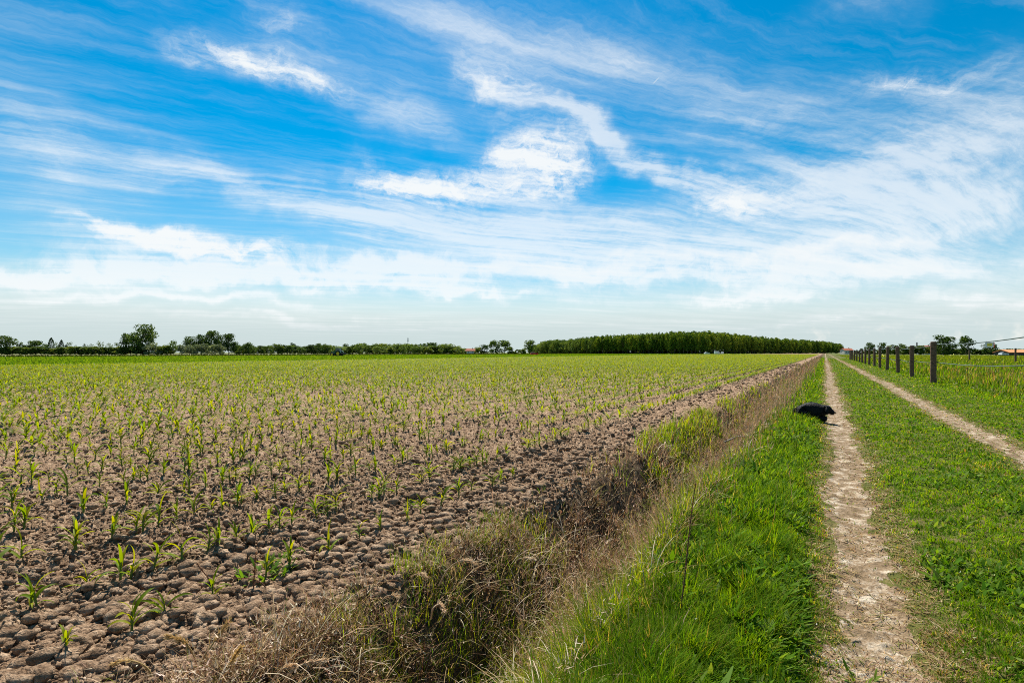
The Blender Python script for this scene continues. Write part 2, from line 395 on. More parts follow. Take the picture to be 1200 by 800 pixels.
g = Pile()
x, y, rr = scatter(400000, 1.6, 150, 58, .75)
prof = np.exp(-((x+1.12)/np.where(x>-1.12,.37,.45))**2)
m = (rng.random(len(x)) < prof*(.16*smooth(1.8,3.5,y)+.84*smooth(5.5,15,y))) & (y > 2.2); x, y, rr = x[m], y[m], rr[m]; n = len(x)
h = (.28+.36*rng.random(n))*(.75+.25*smooth(4,12,y))*np.where(x>-.75,.75,1)
c = pick([(.40,.29,.18),(.46,.35,.22),(.33,.22,.14),(.26,.22,.08),(.22,.25,.05),(.38,.24,.16)], n, .2)
az = rng.random(n)*6.283; lean = rng.random(n)*.28; curl = rng.random(n)*.55
p = pos3(x,y)
g.add(*blades(p, h, pxw(rr,.0009,.0022), az, lean, curl, c, 4))
for q in range(5):                                              # feathery heads
    m = rng.random(n) < .8; k = m.sum(); f = .78+.05*q
    ang = lean[m]+curl[m]*f*.5; hp = p[m].copy(); L = h[m]*f
    hp[:,0] += np.cos(az[m])*np.sin(ang)*L; hp[:,1] += np.sin(az[m])*np.sin(ang)*L; hp[:,2] += np.cos(ang)*L
    g.add(*blades(hp, .025+.03*rng.random(k), pxw(rr[m],.0013,.004), rng.random(k)*6.283, .2+.9*rng.random(k), rng.random(k)*.5, c[m]*[1.1,1.0,1.0], 1))
tag(g.build('tall_dry_grass', M['straw']), 'tall straw coloured grass with feathery heads lining the ditch', 'grass', kind='stuff')

# --- meadow behind the fence
g = Pile()
u = 330000
x, y, rr = scatter(int(u*1.45), 3.5, 300, 70, .8)
m = (x > 3.85+edge_wob(y,35,.4)) & (y > 0); x, y, rr = x[m], y[m], rr[m]
pt = fbm(x*.35, y*.35, 101, 3); pf = fbm(x*1.6, y*1.6, 103, 3); n = len(x)
tall = smooth(3.9,5.2,x)
h = (.09+.20*tall*(.4+1.0*pf))*(.6+.7*rng.random(n))
h *= 1-.45*smooth(60,150,rr)
c = pick(GREEN[:4]+[(.15,.19,.03),(.17,.20,.05)], n, .25)
red = rng.random(n) < .5*smooth(.42,.62,pf)*tall*(1-.6*smooth(25,70,rr)); k = red.sum()
c[red] = pick([(.25,.15,.10),(.30,.20,.13),(.36,.28,.18),(.20,.14,.07),(.18,.20,.03)], k, .2)
yl = smooth(50,140,rr)[:,None]; c = c*(1-yl)+np.array((.16,.21,.015))*yl*(.8+.4*rng.random((n,1)))
g.add(*blades(pos3(x,y), h, pxw(rr,.0015,.004), rng.random(n)*6.283, rng.random(n)*.4, rng.random(n)*.9, c, 3))
m = rng.random(n) < .003; k = m.sum(); p = pos3(x[m],y[m]); p[:,2] += h[m]*.95   # pale flower heads
g.add(*blades(p, np.maximum(.025,.0016*rr[m]), np.maximum(.025,.0016*rr[m]), rng.random(k)*6.283, rng.random(k)*.8, rng.random(k)*.2, pick([(.75,.75,.68),(.7,.68,.5)], k, .1), 1, True))
tag(g.build('meadow_grass', M['grass']), 'tall weedy meadow grass with reddish seed heads behind the fence', 'grass', kind='stuff')

# --- leafy crop on the far strip left of the maize
g = Pile()
x, y, rr = scatter(200000, 58, 420, 47)
m = (x < -57.5) & (x > -165); x, y, rr = x[m], y[m], rr[m]; n = len(x)
g.add(*blades(pos3(x,y), .18+.16*rng.random(n), .0022*rr, rng.random(n)*6.283, rng.random(n)*.4, rng.random(n)*.8, pick([(.10,.19,.012),(.13,.22,.015),(.17,.24,.02)], n, .2), 2))
x = -rng.uniform(165.2,168.5,16000); y = rng.uniform(-40,620,16000); rr = np.hypot(x,y); n = len(x)
g2 = Pile(); g2.add(*blades(np.stack([x,y,np.zeros(n)],-1), .35+.45*rng.random(n), .0022*rr, rng.random(n)*6.283, rng.random(n)*.3, rng.random(n)*.6, pick([(.035,.055,.012),(.05,.06,.02),(.025,.04,.01)], n, .2), 2))
tag(g2.build('reed_grass', M['grass']), 'dark rank grass in the ditch along the far side of the green crop', 'grass', kind='stuff')
tag(g.build('leafy_crop', M['grass']), 'even green crop on the far strip past the maize', 'crop', kind='stuff')

# ------------------------------------------------------------------ soil clods
def ico(level):
    bm = bmesh.new(); bmesh.ops.create_icosphere(bm, subdivisions=level, radius=1)
    bm.verts.ensure_lookup_table(); bm.verts.index_update()
    V = np.array([v.co[:] for v in bm.verts]); F = np.array([[v.index for v in f.verts] for f in bm.faces]); bm.free(); return V, F
def lumpy(V, seed, amp):
    r_ = np.random.default_rng(seed); d = np.ones(len(V))
    for k in range(7):
        a = r_.normal(size=3); a /= np.linalg.norm(a); d += amp*r_.uniform(-.6,1)*np.maximum(0, V@a)**2
    d += r_.uniform(-amp*.35, amp*.35, len(V))
    V = V*d[:,None]*r_.uniform(.7,1.2,3); return V/np.abs(V).max()
def clod_field(n, r0, r1, lo, hi, level, mask):
    x, y, rr = scatter(n, r0, r1, 48); m = mask(x, y); x, y, rr = x[m], y[m], rr[m]; n = len(x)
    V0, F0 = ico(level); vs = [lumpy(V0, 100+q, .8) for q in range(12)]
    var = rng.integers(0,12,n); sz = (lo+(hi-lo)*rng.random(n)**3); sz *= np.maximum(1, rr/14)
    B = np.array(vs)[var]
    a = rng.random(n)*6.283; ca, sa = np.cos(a)[:,None], np.sin(a)[:,None]
    X = B[:,:,0]*ca-B[:,:,1]*sa; Y = B[:,:,0]*sa+B[:,:,1]*ca
    p = pos3(x,y,0)
    V = np.stack([X*sz[:,None]+p[:,0:1], Y*sz[:,None]+p[:,1:2], B[:,:,2]*sz[:,None]*.75+p[:,2:3]+sz[:,None]*.12], -1)
    F = (F0[None]+(np.arange(n)*len(V0))[:,None,None]).reshape(-1,3)
    return V.reshape(-1,3), F
fm = lambda x, y: (x < FIELD_EDGE+edge_wob(y,31,.35)-.02) & (x > -60) & (y > .1)
strip = lambda x, y: fm(x,y) & (x > -3.0)
a1 = clod_field(190000, 1.8, 10, .003, .019, 1, fm); a4 = clod_field(9000, 1.8, 6, .012, .045, 2, fm); a2 = clod_field(26000, 2.2, 40, .008, .045, 1, fm); a3 = clod_field(60000, 2.5, 60, .012, .062, 1, strip)
Vs, Fs, off = [], [], 0
for V, F in (a1,a2,a3,a4): Vs.append(V); Fs.append(F+off); off += len(V)
o = obj_np('soil_clods', np.concatenate(Vs), [np.concatenate(Fs)], None, M['soil'])
tag(o, 'loose dry earth clods scattered over the ploughed field', 'soil', kind='stuff')
V0, F0 = ico(3)
for q, (px, py, w, lab) in enumerate((
    (21,741,20,'rounded grey clod at the left end of the clod heap'),(38,729,26,'largest grey clod sitting on top of the clod heap'),
    (18,716,17,'dark squat clod behind the largest clod of the heap'),(52,738,18,'broken clod leaning on the right of the heap'),
    (62,724,14,'small dark clod just right of the clod heap'),(6,727,16,'pale clod cut by the left edge beside the heap'),
    (74,702,17,'flat slab clod a little beyond the clod heap'),(161,622,14,'lone pale clod among maize plants near the first long row'),
    (168,694,15,'round clod standing clear of others between maize rows'),(203,668,12,'pair half of rounded clods near the short front maize row'))):
    X, Y = ground_pt(px, py); d = H_EYE*F_PX/(py-HOR); sz = w*.5*d/F_PX
    V = lumpy(V0, 900+q, .3)*sz
    V[:,2] *= .8
    o = obj_np('soil_clod', V, [F0], None, M['soil'], smooth=True)
    o.location = (X, Y, float(height(np.array([X]), np.array([Y]))[0])+sz*.55)
    tag(o, lab, 'clod', 'big clods on the bare soil')

# ------------------------------------------------------------------ maize
def maize_variant(seed, lod=0):
    q = np.random.default_rng(seed); H = q.uniform(.07,.11); nl = int(q.integers(5,8)); a0 = q.random()*6.283
    LV, LQ, LC, off = [], [], [], 0
    for k in range(nl):
        f = k/(nl-1); az = a0+math.pi*k+q.normal()*.35; L = q.uniform(.12,.20)*(1-.4*abs(f-.5)); w = q.uniform(.014,.021)*(1 if f<.9 else .8)
        lean = .74-.5*f+q.normal()*.14; curl = q.uniform(1.2,2.7)*(1-.38*f); z0 = H*(.15+.8*f)
        ns = 7 if lod == 0 else 3; u = np.linspace(0,1,ns+1); ang = lean+curl*u**1.3
        hx = np.concatenate([[0],np.cumsum(np.sin(ang[:-1]))*L/ns]); hz = z0+np.concatenate([[0],np.cumsum(np.cos(ang[:-1]))*L/ns])
        ww = w*.5*(np.sin(np.pi*np.clip(.22+.78*u,0,1))**.75)
        dx, dy = math.cos(az), math.sin(az); tw = q.normal()*.5*u
        sx, sy, szz = -dy*np.cos(tw), dx*np.cos(tw), np.sin(tw)
        C = np.stack([dx*hx, dy*hx, hz], -1); S = np.stack([sx*ww, sy*ww, szz*ww], -1)
        col = np.array([(.165,.24,.005),(.21,.27,.005),(.12,.195,.006),(.27,.29,.005)][int(q.integers(0,4))])*q.uniform(.85,1.15)
        if lod == 0:
            Mid = C.copy(); Mid[:,2] -= ww*.45
            V = np.stack([C-S, Mid, C+S], 1).reshape(-1,3); m_ = 3
        else: V = np.stack([C-S, C+S], 1).reshape(-1,3); m_ = 2
        for j_ in range(ns):
            for e in range(m_-1): LQ.append([off+j_*m_+e, off+j_*m_+e+1, off+(j_+1)*m_+e+1, off+(j_+1)*m_+e])
        LV.append(V); LC.append(np.repeat(col[None], len(V), 0)); off += len(V)
    ns = 6; rad = [.0065,.0055,.003]; zs = [-.02, H*.6, H*1.05]
    SV = np.array([[math.cos(6.283*e/ns)*r_, math.sin(6.283*e/ns)*r_, z] for r_, z in zip(rad,zs) for e in range(ns)])
    SQ = np.array([[l*ns+e, l*ns+(e+1)%ns, (l+1)*ns+(e+1)%ns, (l+1)*ns+e] for l in range(2) for e in range(ns)])
    SC = np.repeat(np.array([[.12,.18,.03]]), len(SV), 0)
    return np.concatenate(LV), np.array(LQ), np.concatenate(LC), SV, SQ, SC
pts = []
k = 0; t0 = -3.08
while t0 > -57:
    smax = 330 if t0 > -40 else 330
    s = np.arange(.4, smax, .105); s = s + rng.normal(0,.035,len(s)); tt = t0 + rng.normal(0,.018,len(s)) + (fbm(s*.05, s*0+t0, 111, 2)-.5)*.05
    keep = rng.random(len(s)) > .07 + .30*(fbm(s*.35, s*0+t0*.6, 113, 3) > .62)
    # weaker stand in thin patches
    pts.append(np.stack([tt[keep], s[keep], np.full(keep.sum(), k)], -1)); t0 -= .75; k += 1
s = np.arange(.9, 4.6, .22); pts.append(np.stack([-2.5+rng.normal(0,.03,len(s)), s+rng.normal(0,.04,len(s)), np.full(len(s),-1)], -1))
pts = np.concatenate(pts)
rr = np.hypot(pts[:,0], pts[:,1]); azv = view_dir-np.arctan2(pts[:,1], pts[:,0])
m = (np.abs(azv) < np.where(rr < 40, math.radians(60), math.radians(48))); pts, rr, azv = pts[m], rr[m], azv[m]
dep = rr*np.cos(azv); px = 600+F_PX*np.tan(azv); py = HOR+H_EYE*F_PX/dep
infr = (px > 5) & (px < 1195) & (py < 806)
order = np.argsort(np.where(infr, rr, 1e9)); near = order[:290]; isnear = np.zeros(len(pts), bool); isnear[near] = True
protos = []
for v in range(9):
    LV, LQ, LC, SV, SQ, SC = maize_variant(300+v)
    protos.append((mesh_np('leaves', LV, [LQ], LC, M['corn'], True), mesh_np('stalk', SV, [SQ], SC, M['stalk'], True)))
ORD = ['first','second','third','fourth','fifth','sixth','seventh','eighth','ninth','tenth','eleventh','twelfth']
def row_label(k, dist, isolated):
    k = int(k)
    if k < 0: base = 'young maize plant of the short front row beside the ditch grass'
    elif k == 0: base = 'young maize plant of the long row bordering the bare clod strip'
    else: base = 'young maize plant in the %s row left of the bordering row' % (ORD[k-1] if k <= 12 else 'farther')
    return base
zpts = height(pts[:,0], pts[:,1])
for q, ii in enumerate(near):
    e = empty('maize_plant', (pts[ii,0], pts[ii,1], base_h(pts[ii,0], pts[ii,1])+.008), random.random()*6.283)
    sc = random.uniform(.64,1.12)*(.85 if pts[ii,2] < 0 else 1); e.scale = (sc,sc,sc)
    e.rotation_euler = (random.gauss(0,.08), random.gauss(0,.08), random.random()*6.283)
    lm, sm = protos[random.randrange(9)]
    link(bpy.data.objects.new('leaves', lm), e); link(bpy.data.objects.new('stalk', sm), e)
    tag(e, row_label(pts[ii,2], rr[ii], False), 'maize plant', 'young maize plants nearest the camera')
rest = np.where(~isnear & (rr > .8))[0]
rest = rest[(rr[rest] < 45) | (rng.random(len(rest)) < np.clip(45/rr[rest], .22, 1))]
g = Pile()
lods = [maize_variant(400+v, 1) for v in range(10)]
vv = rng.integers(0,10,len(rest))
for v in range(10):
    ids = rest[vv == v]; LV, LQ, LC = lods[v][:3]; n = len(ids)
    if not n: continue
    rz = rng.random(n)*6.283; sc = rng.uniform(.78,1.25,n)*np.clip((rr[ids]/30)**.3, 1, 1.9); fat = np.clip((rr[ids]/7)**.5, 1, 3.0)
    ca, sa = np.cos(rz)[:,None], np.sin(rz)[:,None]; X, Y = LV[:,0][None]*fat[:,None]**.6, LV[:,1][None]*fat[:,None]**.6
    Vw = np.stack([(X*ca-Y*sa)*1.15*sc[:,None]+pts[ids,0:1], (X*sa+Y*ca)*1.15*sc[:,None]+pts[ids,1:2], LV[:,2][None]*.88*sc[:,None]+(base_h(pts[ids,0],pts[ids,1])+.008)[:,None]], -1)
    Q = (LQ[None]+(np.arange(n)*len(LV))[:,None,None]).reshape(-1,4)
    C = LC[None]*(.85+.3*rng.random((n,1,1))); g.add(Vw.reshape(-1,3), Q, C.reshape(-1,3))
tag(g.build('maize_crop', M['corn']), 'countless young maize plants in rows receding over the field', 'crop', 'maize rows', 'stuff')

# weeds
def weed(px, py, sz, lab, cols=((.09,.18,.02),(.14,.22,.03)), n=60, z=0.0, name='weed', cat='weed'):
    X, Y = ground_pt(px, py, z); q = np.random.default_rng(int(px*7+py)); 
    a = q.random(n)*6.283; rad = sz*q.random(n)**.7
    p = np.stack([np.cos(a)*rad*.8, np.sin(a)*rad*.8, q.random(n)*sz*.25-.01], -1)
    c = np.array(cols)[q.integers(0,len(cols),n)]*(.8+.4*q.random((n,1)))
    V, Q, C = blades(p, sz*(.25+.4*q.random(n)), sz*(.07+.07*q.random(n)), a+q.normal(size=n)*.5, .3+.8*q.random(n), .3+.9*q.random(n), c, 3, True)
    o = obj_np(name, V, [Q], C, M['grass']); o.location = (X, Y, float(height(np.array([X]),np.array([Y]))[0]))
    return tag(o, lab, cat, 'low weeds on the soil')
weed(312,672,.16,'bushy low weed clump on the soil near the dry dock stalk')
weed(330,655,.10,'small leafy weed behind the bushy clump by the ditch')
weed(487,585,.10,'leafy weed on the clods right of the bordering maize row')
weed(565,740,.13,'pale grey green thistle rosette in the dry ditch tangle', ((.22,.28,.13),(.28,.33,.18)), 26, -.25, 'thistle', 'thistle')
weed(733,633,.10,'yellow green spiky plant in the dark ditch', ((.22,.26,.03),(.16,.22,.02)), 24, -.25)
weed(1008,790,.10,'dandelion rosette at the foot of the picture beside the wheel track',n=26)

# ------------------------------------------------------------------ tubes, boxes
def tube(bm, pts, rad, ns=6, cap=True):
    rings = []; up = Vector((0,0,1))
    pts = [Vector(p) for p in pts]
    for i_, p in enumerate(pts):
        d = (pts[min(i_+1,len(pts)-1)]-pts[max(i_-1,0)]).normalized()
        a = d.cross(up if abs(d.z) < .95 else Vector((1,0,0))).normalized(); b = d.cross(a)
        rings.append([bm.verts.new(p+(a*math.cos(6.2832*e/ns)+b*math.sin(6.2832*e/ns))*rad[i_]) for e in range(ns)])
    for i_ in range(len(rings)-1):
        for e in range(ns): bm.faces.new((rings[i_][e], rings[i_][(e+1)%ns], rings[i_+1][(e+1)%ns], rings[i_+1][e]))
    if cap:
        bm.faces.new(rings[0][::-1]); bm.faces.new(rings[-1])
def box(bm, c, s, bevel=0.0, rz=0.0):
    r_ = bmesh.ops.create_cube(bm, size=1, matrix=Matrix.Translation(c) @ Matrix.Rotation(rz,4,'Z') @ Matrix.Diagonal((*s,1)))
    if bevel:
        es = list({e for v in r_['verts'] for e in v.link_edges}); bmesh.ops.bevel(bm, geom=es, offset=bevel, segments=2, affect='EDGES', profile=.5)
def bm_obj(name, bm, mat, parent=None, smooth=False):
    bmesh.ops.recalc_face_normals(bm, faces=bm.faces)
    me = bpy.data.meshes.new(name); bm.to_mesh(me); bm.free(); me.materials.append(mat)
    if smooth:
        for p in me.polygons: p.use_smooth = True
    return link(bpy.data.objects.new(name, me), parent)

# ------------------------------------------------------------------ dry stalks in the foreground (one object each)
def stalk_thing(pix, lab, fuzz=.018, thick=.0022, col=(.40,.29,.18), z=-.2, name='dry_grass_stalk', cat='grass stalk', head=.55, side=.1):
    q = np.random.default_rng(int(pix[0][0]*13+pix[0][1]))
    x0, y0 = pix[0]
    X, Y = ground_pt(x0, y0, z); gz = float(height(np.array([X]),np.array([Y]))[0])
    for _ in range(4):
        X, Y = ground_pt(x0, y0, gz); gz = float(height(np.array([X]),np.array([Y]))[0])
    d = (H_EYE-gz)*F_PX/(y0-HOR)
    P3 = []
    for k_, (x_, y_) in enumerate(pix):
        dd = d+side*k_/len(pix)*q.uniform(-1,1); a, b = P(x_, dd)
        P3.append(Vector((a-X, b-Y, H_EYE-(y_-HOR)*dd/F_PX-gz)))
    P3[0].z = -.01
    # smooth curve through the points
    C = []
    for k_ in range(len(P3)-1):
        p0 = P3[max(k_-1,0)]; p1 = P3[k_]; p2 = P3[k_+1]; p3 = P3[min(k_+2,len(P3)-1)]
        for u in np.linspace(0,1,7)[:-1]:
            C.append(.5*((2*p1)+(-p0+p2)*u+(2*p0-5*p1+4*p2-p3)*u*u+(-p0+3*p1-3*p2+p3)*u**3))
    C.append(P3[-1])
    bm = bmesh.new(); n = len(C); tube(bm, C, [thick*(1.2-.8*i_/n) for i_ in range(n)], 5)
    bm.verts.ensure_lookup_table(); bm.verts.index_update()
    V = np.array([v.co[:] for v in bm.verts]); F4 = np.array([[v.index for v in f.verts] for f in bm.faces if len(f.verts)==4]); bm.free()
    o = obj_np(name, V, [F4], np.repeat(np.array([col])*.8, len(V), 0), M['straw']); o.location = (X,Y,gz)
    if fuzz:
        i0 = int(n*head); m_ = 220; idx = q.uniform(i0, n-1.01, m_); ii = idx.astype(int); fr = (idx-ii)[:,None]
        A = np.array([c[:] for c in C]); p = A[ii]*(1-fr)+A[ii+1]*fr
        tp = 1-.5*np.abs((idx-i0)/(n-1-i0)-.4)
        T = A[np.minimum(ii+1,n-1)]-A[ii]; T /= np.linalg.norm(T,axis=1)[:,None]+1e-9          # bristles lie along the stalk
        Dv = T*(.75+.3*q.random((m_,1)))+q.normal(0,.32,(m_,3)); Dv /= np.linalg.norm(Dv,axis=1)[:,None]; Sv = np.cross(Dv, q.normal(size=(m_,3))); Sv /= np.linalg.norm(Sv,axis=1)[:,None]+1e-9
        Lb = (fuzz*1.1*tp*(.5+.7*q.random(m_)))[:,None]; wb = .0017
        Vv = np.stack([p-Sv*wb, p+Sv*wb, p+Dv*Lb+Sv*wb*.4, p+Dv*Lb-Sv*wb*.4], 1).reshape(-1,3); Qq = np.arange(m_*4).reshape(-1,4)
        Cc = np.repeat(np.array([col])*(.75+.5*q.random((m_,1))), 4, 0)
        obj_np('seed_head', Vv, [Qq], Cc, M['straw'], o)
    return tag(o, lab, cat, 'dead stalks around the ditch')
PINK = (.50,.37,.235); PALE = (.60,.52,.40); GOLD = (.45,.31,.13); BRN = (.24,.13,.08)
for pix, lab, col in (
  ([(514,684),(524,668),(536,658),(547,656),(556,660)],'bleached stalk arching over the upper edge of the dark ditch gap',PINK),
  ([(444,706),(452,699),(460,697),(466,698)],'small nodding stalk beside the green tufts of the left bank',PINK),
  ([(551,722),(558,711),(566,708),(575,709)],'pale stalk bowed right above the thistle rosette',PALE),
  ([(496,764),(505,750),(514,745),(524,745)],'arched stalk in the ditch left of the upright bleached stem',PINK),
  ([(527,750),(533,741),(540,738),(546,739)],'short arched stalk touching the thistle rosette',PINK),
  ([(588,768),(586,752),(580,740),(568,738),(558,744)],'stalk hooked over like a crook right of the thistle',PALE),
  ([(180,795),(174,784),(160,775),(141,774),(118,785)],'low sprawling golden stalk over the clods near the bottom edge',GOLD),
  ([(231,790),(228,770),(216,752),(197,745)],'golden stalk bending left above the bottom edge straw clump',GOLD),
  ([(228,792),(240,768),(255,746),(267,728)],'golden stalk leaning right out of the bottom edge straw clump',GOLD),
  ([(256,803),(264,788),(273,772),(282,758)],'short thick golden stalk right of the bottom edge straw clump',GOLD),
  ([(330,799),(343,785),(360,776),(380,773)],'pale stalk lying low towards the right at the bottom edge',PINK),
  ([(316,799),(330,784),(344,780)],'short pale stalk beside the low lying one at the bottom edge',PINK),
  ([(634,648),(640,638),(654,630),(668,637)],'thin brown stalk arched over the right side of the ditch',PINK),
  ([(600,664),(606,656),(616,653),(627,655)],'stalk with a white tuft at the base above the ditch',PALE),
  ([(485,690),(483,676),(492,672),(500,676)],'tiny curled stalk above the left bank grass',PINK),
  ([(640,800),(645,785),(655,778),(664,784)],'curled stalk at the bottom edge where green grass meets straw',PINK),
  ([(505,722),(508,712),(515,708),(521,716)],'curled double stalk left of the upright bleached stem',PINK),
  ([(700,650),(706,640),(716,632)],'fluffy pale seed stalk leaning over the dark ditch hole',PALE),
  ([(555,800),(562,786),(575,780),(590,792)],'broken pale stalk arched at the bottom edge of the ditch',PALE)):
    stalk_thing(pix, lab, .024, .0036, tuple(min(.8,v*1.25) for v in col))
for pix, lab, col, th_ in (
  ([(600,764),(630,738),(664,710),(700,678)],'long straight straw slanting up out of the ditch',GOLD,.0022),
  ([(672,754),(700,738),(741,716)],'long whitish straw lying across the green bank',PALE,.0025),
  ([(544,744),(543,728),(542,710)],'upright bleached broken stem in the ditch',PALE,.006),
  ([(522,776),(521,760),(521,747)],'short upright bleached stub nearer than the tall broken stem',PALE,.006),
  ([(484,798),(483,786),(484,774)],'thick bleached stub at the bottom edge of the ditch',PALE,.007),
  ([(472,778),(474,762),(476,748)],'thin upright bleached stem left of the arched stalk',PALE,.004),
  ([(475,800),(473,790),(476,782)],'stubby bleached stem beside the thick stub at the bottom edge',PALE,.006)):
    stalk_thing(pix, lab, 0, th_, col)
for pix, lab in (
  ([(297,694),(298,675),(300,647)],'upright brown dock stalk on the soil beside the bushy weed'),
  ([(316,696),(308,684),(294,678),(274,677)],'brown dock stalk bent to the left beside the upright one'),
  ([(257,698),(246,680),(231,660)],'brown dock stalk leaning left in front of the weed clump'),
  ([(795,726),(802,680),(808,620),(815,566)],'tall dark dock spike standing in the green bank'),
  ([(772,610),(768,590),(771,575)],'pink brown dock spike in the ditch grass left of the tall one')):
    stalk_thing(pix, lab, .012, .003, BRN if 'pink' not in lab else PINK, 0, 'dock_stalk', 'dock stalk', .3)
# a bleached branch lying in the ditch
bm = bmesh.new(); X, Y = ground_pt(848,514,-.12); tube(bm, [(0,0,0),(.15,.22,.06),(.38,.40,.07),(.5,.62,.13)], [.012,.015,.009,.005], 7); tube(bm, [(.3,.34,.08),(.42,.36,.16)], [.01,.005], 5)
o = bm_obj('fallen_branch', bm, mat_simple('bleached_branch', (.20,.19,.17), .85, .4, 12)); o.location = (X, Y, -.17); tag(o, 'grey bleached branch lying in the ditch before the dog', 'branch')

# ------------------------------------------------------------------ fence
def fence_post(loc, h, r_, lab, grp, seed):
    q = random.Random(seed); e = empty('fence_post', loc, q.random()*.3)
    bm = bmesh.new(); n = 9; tube(bm, [(q.gauss(0,.003),q.gauss(0,.003),z) for z in np.linspace(-.25,h-.02,n)], [r_*(1.03-.06*k/n)+q.gauss(0,.0015) for k in range(n)], 14)
    bm_obj('post_shaft', bm, M['post'], e, False)
    bm = bmesh.new(); tube(bm, [(0,0,h-.022),(0,0,h),(0,0,h+.014)], [r_*.975,r_*.93,r_*.75], 14); bm_obj('post_top', bm, M['post_end'], e)
    for z in (h-.10, .74*h/1.45):
        bm = bmesh.new(); tube(bm, [(r_*.8,0,z),(r_+.05,0,z)], [.012,.014], 8); tube(bm, [(r_+.03,0,z-.025),(r_+.03,0,z+.025)], [.02,.02], 8)
        bm_obj('insulator', bm, M['insul'], e)
    e.rotation_euler = (q.gauss(0,.012), q.gauss(0,.012), q.gauss(0,.15)); tag(e, lab, 'fence post', grp); return e
N_POST = 15
PO = ['nearest thick dark timber post of the paddock fence','second paddock fence post along from the nearest thick post','third paddock fence post along from the nearest thick post','fourth paddock fence post along from the nearest thick post','fifth paddock fence post along from the nearest thick post','sixth paddock fence post along from the nearest thick post','seventh paddock fence post along from the nearest thick post','eighth paddock fence post along from the nearest thick post','ninth paddock fence post along from the nearest thick post','tenth paddock fence post along from the nearest thick post','eleventh paddock fence post along from the nearest thick post']
posts = []
for k in range(N_POST):
    s = 25.7+5.75*k + (0 if k == 0 else random.uniform(-.25,.25))
    h = 1.50+ (.06 if k == 0 else random.uniform(-.04,.03)); posts.append((3.53+random.gauss(0,.02), s, h))
    left_over = ['fourth from the far end','third from the far end','second from the far end','last']
    lab = PO[k] if k < 11 else 'small distant paddock fence post, %s of the row' % left_over[k-11]
    fence_post((posts[-1][0], s, -.01), h, .098 if k == 0 else .088, lab, 'timber posts of the paddock fence', 40+k)
near_end = (3.60, 13.9, 1.72)                            # the next post, just outside the picture
fence_post((near_end[0], near_end[1], -.01), 1.78, .095, 'tall timber corner post of the paddock fence beyond the right edge', 'timber posts of the paddock fence', 70)
def wire(zf, znear, lab, rad):
    bm = bmesh.new(); knots = [(near_end[0]+.13, near_end[1], znear)] + [(p[0]+.13, p[1], zf(p[2])) for p in posts]; L = []
    for k in range(len(knots)-1):
        a, b = Vector(knots[k]), Vector(knots[k+1]); sag = .075 if k == 0 else random.uniform(.02,.06)
        for u in np.linspace(0,1,13)[:-1]: c = a.lerp(b,u); c.z -= sag*4*u*(1-u); L.append(c)
    L.append(Vector(knots[-1])); tube(bm, L, [rad*max(1.0, c.y/45) for c in L], 6)
    return tag(bm_obj('fence_wire', bm, M['tape']), lab, 'fence wire', 'wires of the paddock fence')
wire(lambda h: h-.10, 1.53, 'upper grey green fence wire carrying the small sign', .014)
wire(lambda h: h*.5, .93, 'lower grey green fence wire crossing the weeds', .013)
# warning plate hung on the top wire
u = .42; sx = 3.78; syy = 18.5
e = empty('warning_sign', (sx-.07, syy, 1.345)); bm = bmesh.new(); box(bm, (0,0,0), (.18,.006,.13), .002); bm_obj('plate', bm, M['white'], e)
bm = bmesh.new(); box(bm, (0,-.0055,.012), (.10,.004,.075), .001); bm_obj('yellow_panel', bm, M['yellow'], e)
bm = bmesh.new(); box(bm, (.088,-.0055,0), (.018,.004,.13), .001); bm_obj('red_edge', bm, M['red'], e)
for xx in (-.07,.07):
    bm = bmesh.new(); tube(bm, [(xx,0,.06),(xx,0,.11)], [.004,.004], 5); bm_obj('hook', bm, M['steel'], e)
e.rotation_euler = (0,0,-math.radians(10)); tag(e, 'small white and yellow warning plate hanging on the upper fence wire', 'sign')
for px, d, lab in ((1136,72,'short dark post standing in the meadow below the round tree'),(1190,58,'short dark post standing in the meadow before the orange roof')):
    X, Y = P(px, d); fence_post((X,Y,0), 1.45 if px < 1150 else 1.6, .09, lab, 'posts in the far meadow', px)

